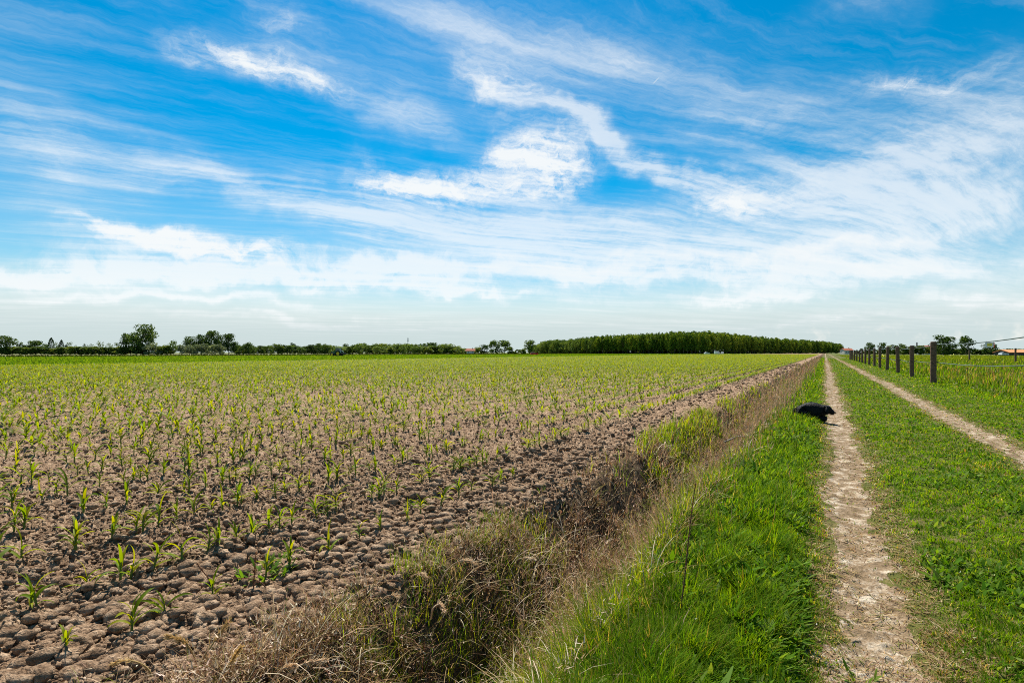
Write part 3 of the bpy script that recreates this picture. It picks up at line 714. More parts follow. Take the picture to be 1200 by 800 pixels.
# ------------------------------------------------------------------ dog
def make_dog(loc, rz):
    nodes = {}; V = []; E = []; Rd = []
    def n(name, co, r_, par=None):
        nodes[name] = len(V); V.append(co); Rd.append(r_)
        if par: E.append((nodes[par], nodes[name]))
    n('pelvis',(-.21,0,.135),.122); n('loin',(-.10,0,.155),.124,'pelvis'); n('rib',(.02,0,.160),.134,'loin'); n('chest',(.120,0,.138),.130,'rib')
    n('neck',(.195,0,.160),.078,'chest'); n('poll',(.250,0,.176),.068,'neck'); n('brow',(.292,0,.170),.060,'poll'); n('muzzle',(.330,0,.136),.041,'brow'); n('nose',(.388,0,.122),.032,'muzzle')
    for sd, nm in ((1,'l'),(-1,'r')):
        n('ear'+nm,(.250,.076*sd,.205),.026,'poll'); n('ear2'+nm,(.255,.112*sd,.165),.030,'ear'+nm); n('ear3'+nm,(.265,.118*sd,.110),.020,'ear2'+nm)
        n('sh'+nm,(.12,.080*sd,.10),.058,'chest'); n('el'+nm,(.10,.105*sd,.048),.042,'sh'+nm); n('wr'+nm,(.19,.090*sd,.036),.038,'el'+nm); n('pw'+nm,(.255,.080*sd,.030),.036,'wr'+nm)
        n('hip'+nm,(-.20,.085*sd,.11),.072,'pelvis'); n('kn'+nm,(-.07,.135*sd,.080),.055,'hip'+nm); n('ho'+nm,(-.20,.135*sd,.034),.028,'kn'+nm); n('hp'+nm,(-.09,.14*sd,.024),.026,'ho'+nm)
    n('t1',(-.30,.01,.15),.034,'pelvis'); n('t2',(-.36,.05,.11),.024,'t1'); n('t3',(-.42,.10,.07),.016,'t2')
    me = bpy.data.meshes.new('dog'); me.from_pydata(V, E, [])
    o = bpy.data.objects.new('dog_skin', me); link(o)
    md = o.modifiers.new('skin','SKIN'); md.use_smooth_shade = True
    for k, v in enumerate(me.skin_vertices[0].data): v.radius = (Rd[k], Rd[k]); v.use_root = (k == 0)
    sb = o.modifiers.new('sub','SUBSURF'); sb.levels = 2; sb.render_levels = 2
    dg = bpy.context.evaluated_depsgraph_get(); ev = o.evaluated_get(dg); m2 = bpy.data.meshes.new_from_object(ev)
    bpy.data.objects.remove(o); bpy.data.meshes.remove(me)
    m2.materials.clear(); m2.materials.append(M['fur'])
    for p in m2.polygons: p.use_smooth = True
    d = bpy.data.objects.new('dog', m2); link(d); d.location = loc; d.rotation_euler = (0,0,rz)
    # coat: short hairs all over
    co = np.array([v.co[:] for v in m2.vertices]); no = np.array([v.normal[:] for v in m2.vertices])
    rep = 9; idx = np.repeat(np.arange(len(co)), rep); k = len(idx); p = co[idx]+rng.normal(0,.008,(k,3)); nn_ = no[idx]
    dirs = nn_*.45+np.array([-.8,0,-.35])+rng.normal(0,.25,(k,3)); dirs /= np.linalg.norm(dirs,axis=1)[:,None]
    sdv = np.cross(dirs, nn_); sdv /= np.linalg.norm(sdv,axis=1)[:,None]+1e-6; L = .028*(.5+.8*rng.random((k,1))); w = .0016
    head = p[:,0] > .22; L[head] *= .22; L[(~head)&(p[:,2] < .06)] *= .5
    base = co[idx]+(p-co[idx])*.5
    VV = np.stack([base-sdv*w, base+sdv*w, base+dirs*L], 1).reshape(-1,3); FF = np.arange(k*3).reshape(-1,3)
    obj_np('coat', VV, [FF], None, M['fur'], d)
    for sd in (1,-1):
        bm = bmesh.new(); bmesh.ops.create_uvsphere(bm, u_segments=10, v_segments=8, radius=.009, matrix=Matrix.Translation((.328,.042*sd,.184))); bm_obj('eye', bm, M['eye'], d, True)
    bm = bmesh.new(); bmesh.ops.create_uvsphere(bm, u_segments=10, v_segments=8, radius=.015, matrix=Matrix.Translation((.398,0,.131))); bm_obj('nose', bm, M['eye'], d, True)
    return tag(d, 'black dog lying on the grass verge with its head low over the wheel track', 'dog')
dx_, dy_ = P(960, 9.15)
dog = make_dog((dx_-.09, dy_, .01), math.radians(-4)); dog.scale = (.82,.92,1.12)

# ------------------------------------------------------------------ trees
def tree_meshes(seed, kind):
    q = np.random.default_rng(seed)
    spec = dict(poplar=(.10,30,1300,.068), round=(.0,30,1700,.066), broad=(.0,38,2600,.052), willow=(.0,20,1500,.06), shrub=(.0,14,900,.10), cypress=(.02,0,1200,.07), wispy=(.16,18,420,.055), airy=(.0,28,1200,.064))[kind]
    z0, nb, nl, sz = spec
    if kind == 'cypress':
        u = q.random(nl)**.8; z = z0+(1-z0)*u; rad = .5*np.sin(np.pi*np.clip(.12+.88*u,0,1))**.7*(.55+.5*q.random(nl)); a = q.random(nl)*6.283
        p = np.stack([np.cos(a)*rad, np.sin(a)*rad, z], -1); blob = None
    else:
        # lumps of foliage at the ends of limbs
        f = q.random(nb); zc = z0+.16+(1-z0-.26)*f
        if kind == 'poplar': env = .30*np.sin(np.pi*np.clip(.18+.72*f,0,1))+.05
        elif kind == 'shrub' or kind == 'willow': env = .36*np.sqrt(np.clip(1-f*.75,0,1)); zc = .12+.70*f
        else: env = .34*np.sin(np.pi*np.clip(.22+.62*f,0,1))+.04
        a = q.random(nb)*6.283; rad = env*(.35+.75*q.random(nb))
        bc = np.stack([np.cos(a)*rad, np.sin(a)*rad, zc], -1); br = (.10+.09*q.random(nb))*(1.0 if kind != 'wispy' else .8)
        w_ = br**2/np.sum(br**2); bi = q.choice(nb, nl, p=w_); d = q.normal(size=(nl,3)); d /= np.linalg.norm(d,axis=1)[:,None]
        p = bc[bi]+d*(br[bi]*(.55+.5*q.random(nl)))[:,None]*np.array([1.15,1.15,.85]); 
    p[:,2] = np.clip(p[:,2], .015, 1.0)
    nrm = q.normal(size=(nl,3)); nrm[:,2] += .6; nrm /= np.linalg.norm(nrm,axis=1)[:,None]
    t1 = np.cross(nrm, q.normal(size=(nl,3))); t1 /= np.linalg.norm(t1,axis=1)[:,None]; t2 = np.cross(nrm,t1)
    s_ = (sz*(.45+.8*q.random(nl)))[:,None]*.55
    # five-sided ragged leaf sprays
    ang = np.linspace(0,2*np.pi,6)[:-1]; V = np.stack([p+(t1*math.cos(a_)+t2*math.sin(a_))*s_*(.6+.6*q.random((nl,1))) for a_ in ang],1).reshape(-1,3)
    F = np.arange(nl*5).reshape(-1,5)
    pal = dict(poplar=[(.055,.11,.012),(.085,.15,.014),(.038,.078,.010),(.16,.21,.02)], round=[(.045,.09,.015),(.07,.12,.02),(.03,.065,.012)], broad=[(.04,.08,.018),(.06,.11,.02),(.03,.06,.014)],
        willow=[(.15,.19,.11),(.19,.23,.13),(.11,.15,.08)], shrub=[(.09,.14,.02),(.13,.18,.025),(.06,.10,.015)], cypress=[(.018,.04,.015),(.025,.055,.018)], wispy=[(.05,.09,.025),(.08,.12,.03)], airy=[(.09,.15,.03),(.12,.18,.03),(.06,.11,.02)])[kind]
    c = np.array(pal)[q.integers(0,len(pal),nl)]*(.75+.5*q.random((nl,1)))
    crown = mesh_np('crown', V, [F], np.repeat(c,5,0), M['crown'])
    bm = bmesh.new(); tr = .018 if kind not in ('shrub','willow') else .012
    top = .8; tube(bm, [(0,0,-.02),(q.normal()*.006,q.normal()*.006,.25),(q.normal()*.015,q.normal()*.015,.55),(q.normal()*.02,q.normal()*.02,top)], [tr*1.3,tr,tr*.6,tr*.15], 7)
    if kind != 'cypress':
        for k in range(min(nb,12)):
            b = bc[k]; zb = max(.04, b[2]-.12-.12*q.random()); tube(bm, [(0,0,zb),(b[0]*.5,b[1]*.5,zb+.05+.4*(b[2]-zb)),tuple(b)], [tr*.45,tr*.3,tr*.1], 5)
    bmesh.ops.recalc_face_normals(bm, faces=bm.faces); tm = bpy.data.meshes.new('trunk'); bm.to_mesh(tm); bm.free(); tm.materials.append(M['bark'])
    return crown, tm
TM = {k: [tree_meshes(700+31*i_+hash_, k) for i_ in range(n_)] for hash_, (k, n_) in enumerate((('poplar',9),('round',5),('broad',3),('willow',4),('shrub',6),('cypress',2),('wispy',4),('airy',5)))}
NAMES = dict(poplar='poplar_tree', round='broadleaf_tree', broad='broadleaf_tree', willow='willow_shrub', shrub='shrub', cypress='cypress_tree', wispy='sparse_tree', airy='light_green_tree')
def tree(px, top, wpx, d, kind, lab, grp=None, var=None):
    X, Y = P(px, d); h = (HOR-top)*d/F_PX+H_EYE; w = wpx*d/F_PX
    cm, tm = TM[kind][random.randrange(len(TM[kind])) if var is None else var]
    e = empty(NAMES[kind], (X,Y,-.05), random.random()*6.283); wk = w/.88 if kind != 'cypress' else w; e.scale = (wk,wk,h)
    link(bpy.data.objects.new('crown', cm), e); link(bpy.data.objects.new('trunk', tm), e)
    return tag(e, lab, 'shrub' if kind in ('shrub','willow') else 'tree', grp)
G1 = 'trees along the far left edge of the field'
tree(7,392,26,300,'broad','ragged tall tree at the far left end of the tree line',G1)
tree(26,403,13,305,'round','small rounded tree between the leftmost ragged tree and the cypresses',G1)
tree(42,398.5,20,310,'round','wide dark tree just left of the two cypresses',G1); tree(52,402,10,310,'airy','slim light tree squeezed against the taller cypress',G1)
tree(60,395.5,7,300,'cypress','taller of the two dark pointed cypresses',G1); tree(72,398,6,300,'cypress','shorter of the two dark pointed cypresses',G1); tree(77.5,403.5,4,300,'cypress','smallest pointed conifer right of the cypresses',G1)
for px, tp, w, lab in ((66,399,8,'sparse tree showing between the two cypresses'),(81,400.5,9,'sparse tree right of the smallest conifer'),(89,403,7,'thin low tree in the gap above the yellowish shrubs'),(100,401,8,'leftmost of the sparse trees above the yellowish shrubs'),(108,401.5,9,'bushy topped sparse tree above the yellowish shrubs'),(118,399,10,'tallest sparse tree above the yellowish shrubs'),(128,400,9,'sparse tree next to the tallest one above the shrubs'),(137,401,8,'faint bare looking tree left of the big pair of trees')): tree(px,tp,w,330,'wispy',lab,G1)
G2 = 'shrubs along the foot of the left tree line'
for px in np.arange(-2,80,5.5): tree(px,406.3+random.uniform(-1.4,1.2),14,298,'shrub','dark shrub in the low thicket below the cypresses',G2)
for px in np.arange(82,146,5.0): tree(px,405+random.uniform(-1.2,1.2),14,296,'shrub','yellowish green shrub in the hedge left of the big pair of trees',G2)
tree(148,389,17,295,'broad','dark leaning tree left of the tallest tree',G1,0); tree(167,380,28,292,'broad','tallest tree of the left tree line with a lumpy crown',G1,1); tree(160,396,14,290,'broad','low dark tree joining the tall pair at the base',G1,2)
[tree(q_,405.5+random.uniform(-1,1),13,294,'shrub','dark bush filling the foot of the tall pair of trees',G2) for q_ in (141,147,153,159,165,171,184,190,199)]
tree(178,399,20,286,'willow','grey green round bush at the right foot of the tallest tree',G2); tree(187,404,10,286,'shrub','small dark bush right of the grey green round bush',G2)
tree(195,403.5,14,288,'shrub','pale low bush in the gap right of the tallest tree',G2); tree(203,398.5,15,290,'airy','light tree at the left end of the willow thicket',G1)
for px, tp, w in ((213,401,14),(222,400,15),(231,400.5,14),(240,400,15),(249,401,14),(258,400.5,15)): tree(px,tp,w,284,'willow','silvery willow bush in the thicket before the dark domed trees',G2)
for px, tp, w, lab in ((224,394,16,'dark tree at the left shoulder of the domed group'),(236,390.5,20,'dark domed tree left of the highest one behind the willows'),(248,387.5,18,'highest dark domed tree behind the willow thicket'),(257,392,13,'narrow dark tree between the highest domed tree and its right neighbour'),(268,391,19,'dark domed tree at the right end of the willow thicket')): tree(px,tp,w,305,'broad',lab,G1)
tree(275,400,10,298,'round','low tree stepping down from the domed group',G1); tree(283,405,11,295,'shrub','low bush right of the domed group',G2); tree(291,401,14,292,'round','small round tree standing alone right of the domed group',G1)
G3 = 'low hedge trees across the middle distance'
for px in np.arange(277,545,4.0):
    tp = 404.4+1.3*math.sin(px*.13)+random.uniform(-1.2,1.2); tree(px,tp,random.uniform(10,16),random.uniform(318,340),random.choice(['airy','shrub','round','airy']),'low bushy tree in the even hedge line behind the tractor',G3)
for px, tp, w in ((343,401.5,8),(380,403,9),(405,402.5,8),(418,404,8),(428,401.5,9)): tree(px,tp,w,345,'round','narrow taller tree rising above the hedge line near the tractor',G3)
for px in np.arange(436,512,5.2): tree(px,402.3+random.uniform(-.6,.5),10,375,'poplar','dark even topped tree in the wood under the distant mast',G3)
tree(505,400.8,17,368,'round','broad dark tree at the right end of the wood under the mast',G3); tree(518,404,10,345,'airy','light tree right of the wood under the mast',G3); tree(529,402.5,12,340,'airy','feathery tree left of the red roofed cottage',G3); tree(538,405,8,335,'wispy','last thin tree before the red roofed cottage',G3); tree(541,410.5,7,325,'shrub','yellowish bush beside the red roofed cottage',G3)
G4 = 'tree clump between the cottage and the plantation'
for px, tp, w, k, lab in ((561,406,11,'shrub','low bush at the left of the middle clump'),(568,403.5,12,'round','shorter left tree of the middle clump'),(578,398.5,14,'round','left of the two tall flat topped trees in the middle clump'),(591,398.5,16,'round','right of the two tall flat topped trees in the middle clump'),(599,405,10,'shrub','bush at the right of the middle clump'),(607,408,10,'shrub','low bush in the dip left of the round tree'),(613,407.5,9,'shrub','low bush touching the round tree by the red car'),(620.5,398,14,'round','lone round tree standing over the red car')): tree(px,tp,w,345 if w < 14 else 352,k,lab,G4)
# plantation
edge_px = [626,645,690,760,815,830,900,940,985]; edge_d = [560,520,455,410,375,372,515,610,840]
top_px = [626,640,648,660,680,700,740,760,800,830,850,880,900,930,960,975,986]; top_y = [405,400,398.5,399,397,394.5,392,391,389,389,390.5,394,396,398,400,401.5,404]
GP = 'plantation trees of the long dark wood'
x_, k_ = 627.0, 0
back = []
while x_ < 987:
    d0 = float(np.interp(x_, edge_px, edge_d)); ty_ = float(np.interp(x_, top_px, top_y))
    for row in range(6):
        d = d0+row*7; xx = x_+random.uniform(-1.3,1.3); tp = ty_+random.uniform(-1.5,1.4)+(.4 if row == 0 else 0)
        kind = 'poplar' if (x_ > 700 or random.random() < .3) else 'airy'
        w = (9.5 if x_ < 860 else 8.0)*random.uniform(.75,1.25)
        if row < 3:
            lab = ('younger light green tree on the left flank of the long wood' if x_ < 700 else 'tall dense tree on the facing side of the long dark wood' if x_ < 850 else 'tree of the long dark wood where it recedes towards the track end')
            tree(xx,tp,w,d,kind,lab,GP)
        else: back.append((xx,tp,w,d,kind))
    x_ += 4.7
VV, FF, CC, n_ = [], [], [], 0
for xx,tp,w,d,kind in back:
    cm = TM[kind][random.randrange(len(TM[kind]))][0]; co = np.zeros(len(cm.vertices)*3,np.float32); cm.vertices.foreach_get('co',co); co = co.reshape(-1,3).astype(float)
    cl = np.zeros(len(cm.vertices)*4,np.float32); cm.attributes['leaf_colour'].data.foreach_get('color',cl)
    X,Y = P(xx,d); h = (HOR-tp)*d/F_PX+H_EYE; wk = w*d/F_PX/.88; co *= [wk,wk,h]; co += [X,Y,0]
    VV.append(co); FF.append(np.arange(len(co)).reshape(-1,5)+n_); CC.append(cl.reshape(-1,4)[:,:3]); n_ += len(co)
tag(obj_np('distant_woods', np.concatenate(VV), [np.concatenate(FF)], np.concatenate(CC), M['crown']), 'inner rows of the long dark wood filling it behind its front trees', 'wood', kind='stuff')
# undergrowth at the foot of the wood
for px in np.arange(628,986,2.6):
    tree(px, HOR-3.2-random.uniform(0,2.2), 9, float(np.interp(px,edge_px,edge_d))+random.choice([3,11,17,26,34]), 'shrub', 'dark low bush under the trees of the long wood', 'undergrowth bushes of the long wood')
G5 = 'trees behind the paddock'
for px,tp,w,d,k,lab in ((1019,401,11,300,'broad','dark ragged tree showing above the distant fence posts'),(1009.5,408,4,300,'round','tiny tree right of the red roofed farmhouse'),(1034,401,9,290,'round','pointed dark tree left of the long hedge behind the fence'),(1041,404,8,290,'shrub','low tree joined to the pointed dark tree'),(1048,403.5,9,290,'round','low rounded tree behind the third fence post'),(1057,402.5,11,290,'round','rounded tree left of the second fence post'),(1105.5,392.5,25,250,'round','largest dark round tree right of the nearest fence post'),(1133,393.5,17,255,'round','second dark round tree alone beyond the paddock'),(1161,402.5,17,262,'round','low dark tree behind the small warning sign')): tree(px,tp,w,d,k,lab,G5)
for px in np.arange(1060,1100,5.5): tree(px,403.8+random.uniform(-.6,.9),9,285,'shrub','bush of the hedge left of the largest round tree','hedge bushes beyond the paddock')
for px in np.arange(1098,1215,5.5): tree(px,408+random.uniform(-.8,.8),10,268,'shrub','low dark bush in the hedge below the round trees','hedge bushes beyond the paddock')
for px in np.arange(1004,1062,6.0): tree(px,409.5+random.uniform(-.8,.5),9,310,'shrub','low bush far behind the distant fence posts','hedge bushes beyond the paddock')

# ------------------------------------------------------------------ buildings, vehicles
def house(px, d, w, depth, hw, hr, lab, roofm, wallm, rz=0.0, nwin=3, chim=True, cat='house', name='farmhouse'):
    X, Y = P(px, d); e = empty(name, (X,Y,0), YAW+rz)
    bm = bmesh.new(); box(bm, (0,0,hw/2-.1), (w,depth,hw+.2))
    for sx_ in (-1,1):
        a = [bm.verts.new((sx_*(w/2-.003), y_, z_)) for y_, z_ in ((-depth/2,hw),(depth/2,hw),(0,hw+hr-.12))]; bm.faces.new(a)
    bm_obj('wall', bm, wallm, e)
    bm = bmesh.new(); ov = .35; L = w/2+.3
    prof = [(-depth/2-ov,hw-.18),(0,hw+hr),(depth/2+ov,hw-.18),(depth/2+ov,hw-.02),(0,hw+hr+.18),(-depth/2-ov,hw-.02)]
    A = [bm.verts.new((-L,y_,z_)) for y_,z_ in prof]; B = [bm.verts.new((L,y_,z_)) for y_,z_ in prof]
    bm.faces.new(A[::-1]); bm.faces.new(B)
    for k in range(6): bm.faces.new((A[k],A[(k+1)%6],B[(k+1)%6],B[k]))
    ro = bm_obj('roof', bm, roofm, e)
    if chim: bm = bmesh.new(); box(bm, (w*.25,.0,hw+hr+.35), (.55,.55,1.0), .04); bm_obj('chimney', bm, wallm, ro)
    for k in range(nwin):
        xx = (k-(nwin-1)/2)*w/(nwin+.3); bm = bmesh.new(); box(bm, (xx,-depth/2-.02,hw*.55), (min(1.1,w/nwin*.5),.08,hw*.36), .01)
        wn = bm_obj('window', bm, M['white'], e); bm = bmesh.new(); box(bm, (xx,-depth/2-.062,hw*.55), (min(.9,w/nwin*.4),.03,hw*.29)); bm_obj('pane', bm, M['glass'], wn)
    bm = bmesh.new(); box(bm, (w*.38,-depth/2-.03,1.0), (.95,.08,2.0), .01); bm_obj('door', bm, M['darkw'], e)
    return tag(e, lab, cat)
house(992,420,6.6,6,3.0,1.3,'pale farmhouse with red roof at the end of the track',M['roof'],M['wall'],0,3)
house(551,440,8,6,2.6,1.6,'red roofed cottage showing low between trees at the field edge',M['roof'],M['wall'],.2,2)
house(1085,330,6.5,6,3.6,1.6,'house with a red roof peeping over the hedge behind the fence',M['roof'],M['wall'],.1,2)
house(1196,215,15,7,1.25,.9,'long low barn with a bright orange roof at the right edge',M['orange'],M['darkw'],0,0,False,'barn','long_barn')
# mast above the wood
X, Y = P(478, 560); e = empty('mast', (X,Y,0)); bm = bmesh.new(); tube(bm, [(0,0,-.3),(0,0,9),(0,0,16.4)], [.35,.3,.22], 8); bm_obj('pole', bm, M['steel'], e)
for z, rr_ in ((15.2,.7),(13.2,.85)):
    bm = bmesh.new(); tube(bm, [(.1,0,z-.8),(.1,0,z+.8)], [rr_*.65,rr_*.65], 8); bm_obj('antenna', bm, M['steel'], e)
tag(e, 'slender grey mast rising above the distant wood', 'mast')
# small church tower / chimney stack over the hedge
X, Y = P(1074.5, 420); e = empty('chimney_stack', (X,Y,0)); bm = bmesh.new(); tube(bm, [(0,0,-.2),(0,0,8.6)], [.55,.42], 8); bm_obj('shaft', bm, M['darkw'], e); bm = bmesh.new(); tube(bm, [(0,0,8.6),(0,0,8.95)], [.55,.55], 8); bm_obj('rim', bm, M['steel'], e); tag(e, 'thin dark stack standing above the hedge behind the fence', 'chimney')

def wheel(par, x_, y_, r_, w_, rimm):
    bm = bmesh.new(); n = 20
    ring = [(r_*.62,-w_/2),(r_*.9,-w_/2),(r_,-w_*.3),(r_,w_*.3),(r_*.9,w_/2),(r_*.62,w_/2)]
    VV_ = [[bm.verts.new((x_+a*math.cos(6.2832*k/n), y_+b, r_+a*math.sin(6.2832*k/n))) for a,b in ring] for k in range(n)]
    for k in range(n):
        for m_ in range(len(ring)): bm.faces.new((VV_[k][m_],VV_[(k+1)%n][m_],VV_[(k+1)%n][(m_+1)%6],VV_[k][(m_+1)%6]))
    wh = bm_obj('wheel', bm, M['rubber'], par)
    bm = bmesh.new(); tube(bm, [(x_,y_-w_*.42,r_),(x_,y_+w_*.42,r_)], [r_*.63,r_*.63], 16); tube(bm, [(x_,y_-w_*.52,r_),(x_,y_+w_*.52,r_)], [r_*.2,r_*.2], 8); bm_obj('rim', bm, rimm, wh)
def prism(bm, prof, y0, y1):
    A = [bm.verts.new((a,y0,b)) for a,b in prof]; B = [bm.verts.new((a,y1,b)) for a,b in prof]; n = len(prof)
    bm.faces.new(A[::-1]); bm.faces.new(B)
    for k in range(n): bm.faces.new((A[k],A[(k+1)%n],B[(k+1)%n],B[k]))
X, Y = P(395.5, 160); e = empty('tractor', (X,Y,0), YAW+math.pi-math.radians(12))
bm = bmesh.new(); prism(bm, [(.35,.75),(1.75,.75),(1.85,1.0),(1.8,1.38),(.35,1.52)], -.36, .36); bm_obj('hood', bm, M['green'], e)
bm = bmesh.new(); box(bm, (.2,0,.62), (2.9,.5,.32), .04); bm_obj('chassis', bm, M['darkw'], e)
bm = bmesh.new(); prism(bm, [(-.95,1.05),(.3,.95),(.42,1.6),(.2,2.35),(-.85,2.35),(-1.0,1.6)], -.62, .62); cb = bm_obj('cab', bm, M['glass'], e)
bm = bmesh.new(); box(bm, (-.33,0,2.42), (1.35,1.42,.13), .05); bm_obj('cab_roof', bm, M['green'], cb)
for xx, zz in ((-.95,1.7),(.32,1.65)):
    for sd in (-.63,.63): bm = bmesh.new(); box(bm, (xx,sd,zz), (.07,.06,1.35)); bm_obj('pillar', bm, M['green'], cb)
for sd in (-.78,.78):
    bm = bmesh.new(); pr = [(-.65+.95*math.cos(a),.85+.9*math.sin(a)) for a in np.linspace(.25,2.9,9)]; prism(bm, pr+[(p_[0]*1.0, p_[1]-.07) for p_ in pr[::-1]], sd-.22, sd+.22); bm_obj('fender', bm, M['green'], e)
    wheel(e, -.65, sd+(.04 if sd>0 else -.04), .82, .42, M['rim']); wheel(e, 1.35, sd*.95, .58, .32, M['rim'])
bm = bmesh.new(); tube(bm, [(1.0,.22,1.4),(1.0,.22,2.1)], [.05,.045], 8); bm_obj('exhaust', bm, M['steel'], e)
bm = bmesh.new(); box(bm, (2.02,0,.75), (.4,.8,.5), .05); bm_obj('front_weight', bm, M['rubber'], e)
bm = bmesh.new(); box(bm, (-1.85,0,.75), (.55,1.9,.6), .06); box(bm, (-1.35,0,.62), (.6,.2,.15)); bm_obj('rear_implement', bm, M['rubber'], e)
for sd in (-.2,.2): bm = bmesh.new(); tube(bm, [(1.80,sd,1.2),(1.87,sd,1.2)], [.09,.1], 10); bm_obj('headlight', bm, M['white'], e)
tag(e, 'green tractor with yellow wheel rims working at the far field edge', 'tractor')
def car(px, d, paint, lab, L=4.0, h=1.42, van=False, rz=0.0):
    X, Y = P(px, d); e = empty('parked_van' if van else 'parked_car', (X,Y,0), YAW+rz); a = L/2
    pr = [(-a,.28),(a,.28),(a+.03,.62),(a-.12,.80),(a-1.05,.90),(-a+.1,.92),(-a-.02,.6)] if not van else [(-a,.3),(a,.3),(a+.03,.7),(a-.25,1.0),(a-.95,h),(-a+.05,h),(-a,1.0)]
    bm = bmesh.new(); prism(bm, pr, -.83, .83); bmesh.ops.bevel(bm, geom=bm.edges[:], offset=.05, segments=2, affect='EDGES'); b = bm_obj('body', bm, paint, e)
    if not van:
        bm = bmesh.new(); prism(bm, [(-a+.2,.89),(a-1.1,.89),(a-1.75,h-.03),(-a+.75,h-.03)], -.70, .70); cb = bm_obj('windows', bm, M['glass'], e)
        bm = bmesh.new(); prism(bm, [(-a+.68,h-.06),(a-1.66,h-.06),(a-1.85,h+.02),(-a+.9,h+.02)], -.69, .69); bm_obj('roof', bm, paint, e)
    else:
        bm = bmesh.new(); prism(bm, [(a-1.25,1.08),(a-.45,1.08),(a-.93,h-.15),(a-1.25,h-.15)], -.845, .845); bm_obj('windows', bm, M['glass'], e)
    for xx in (-a+.7,a-.75):
        for sd in (-.74,.74): wheel(e, xx, sd, .31, .2, M['steel'])
    for sd in (-.55,.55): bm = bmesh.new(); box(bm, (a+.02,sd,.66), (.06,.3,.14), .02); bm_obj('headlight', bm, M['white'], e)
    return tag(e, lab, 'van' if van else 'car')
car(626,252,M['red'],'bright red car parked before the lone round tree',3.6,1.5)
car(840.5,352,M['white'],'white van parked under the long wood, right of the white car',3.6,2.1,True,.15)
car(828.5,355,M['white'],'white car parked under the long wood, left of the white van',3.7,1.5,False,.3)
car(846.5,356,M['white'],'small white van at the right of the white vehicles under the wood',2.4,1.8,True,1.2)
car(1176,205,M['white'],'white car parked at the left end of the orange roofed barn',2.6,1.35)

# ------------------------------------------------------------------ sky and sun
SUN_EL = math.radians(54); SUN_AZ_LEFT = math.radians(12)          # height, and how far left of the view axis
sa_ = view_dir + SUN_AZ_LEFT                                       # world angle of the sun
sd = Vector((math.cos(SUN_EL)*math.cos(sa_), math.cos(SUN_EL)*math.sin(sa_), math.sin(SUN_EL)))
L = bpy.data.lights.new('sun', 'SUN'); L.energy = 5.0; L.angle = math.radians(.53); L.color = (1,.95,.86)
lo = link(bpy.data.objects.new('sun', L)); lo.rotation_euler = sd.to_track_quat('Z','Y').to_euler(); lo.location = (0,0,50)
w = bpy.data.worlds.new('World'); scene.world = w; w.use_nodes = True; nt = w.node_tree; nt.nodes.clear()
out = nt.nodes.new('ShaderNodeOutputWorld'); bg = nt.nodes.new('ShaderNodeBackground'); bg.inputs['Strength'].default_value = .056; SK = 1.03
nt.links.new(bg.outputs[0], out.inputs['Surface'])
sky = nt.nodes.new('ShaderNodeTexSky'); sky.sky_type = 'NISHITA'; sky.sun_disc = False; sky.sun_elevation = SUN_EL
sky.sun_rotation = math.pi/2 - sa_; sky.air_density = 1.0; sky.dust_density = .4; sky.ozone_density = 2.5
def math_(op, a, b=None, c=None, clamp=False):
    n = nt.nodes.new('ShaderNodeMath'); n.operation = op; n.use_clamp = clamp
    for i_, v in enumerate((a,b,c)):
        if v is None: continue
        if isinstance(v,(int,float)): n.inputs[i_].default_value = v
        else: nt.links.new(v, n.inputs[i_])
    return n.outputs[0]
def sstep(x, a, b):
    n = nt.nodes.new('ShaderNodeMapRange'); n.interpolation_type = 'SMOOTHSTEP'; nt.links.new(x, n.inputs['Value']); n.inputs['From Min'].default_value = a; n.inputs['From Max'].default_value = b; return n.outputs[0]
tc = nt.nodes.new('ShaderNodeTexCoord')
rot = nt.nodes.new('ShaderNodeVectorRotate'); rot.rotation_type = 'Z_AXIS'; rot.inputs['Angle'].default_value = -YAW
nt.links.new(tc.outputs['Generated'], rot.inputs['Vector'])
sx = nt.nodes.new('ShaderNodeSeparateXYZ'); nt.links.new(rot.outputs[0], sx.inputs[0])
X_, Y_, Z_ = sx.outputs
zc = math_('MAXIMUM', Z_, .02)
comb = nt.nodes.new('ShaderNodeCombineXYZ')                       # cloud layer seen as a flat sheet overhead
nt.links.new(math_('DIVIDE', X_, math_('ADD', zc, .03)), comb.inputs[0]); nt.links.new(math_('DIVIDE', Y_, math_('ADD', zc, .03)), comb.inputs[1])
az = math_('ARCTAN2', X_, Y_); hyp = math_('SQRT', math_('ADD', math_('MULTIPLY', X_, X_), math_('MULTIPLY', Y_, Y_)))
el = math_('DIVIDE', Z_, math_('MAXIMUM', hyp, .05))
ae = nt.nodes.new('ShaderNodeCombineXYZ'); nt.links.new(az, ae.inputs[0]); nt.links.new(el, ae.inputs[1])   # bearing, rise
def noise(vec, scale, detail=5, rough=.55, dist=0.0, stretch=None, rz=0.0, off=(0,0,0), col=False):
    if stretch:
        mp = nt.nodes.new('ShaderNodeMapping'); mp.inputs['Scale'].default_value = (*stretch,1); mp.inputs['Location'].default_value = off
        rt = nt.nodes.new('ShaderNodeVectorRotate'); rt.rotation_type = 'Z_AXIS'; rt.inputs['Angle'].default_value = -rz; nt.links.new(vec, rt.inputs['Vector'])
        nt.links.new(rt.outputs[0], mp.inputs['Vector']); vec = mp.outputs[0]
    n = nt.nodes.new('ShaderNodeTexNoise'); n.noise_dimensions = '2D'; n.inputs['Scale'].default_value = scale; n.inputs['Detail'].default_value = detail; n.inputs['Roughness'].default_value = rough; n.inputs['Distortion'].default_value = dist
    nt.links.new(vec, n.inputs['Vector']); return n.outputs['Color' if col else 'Fac']
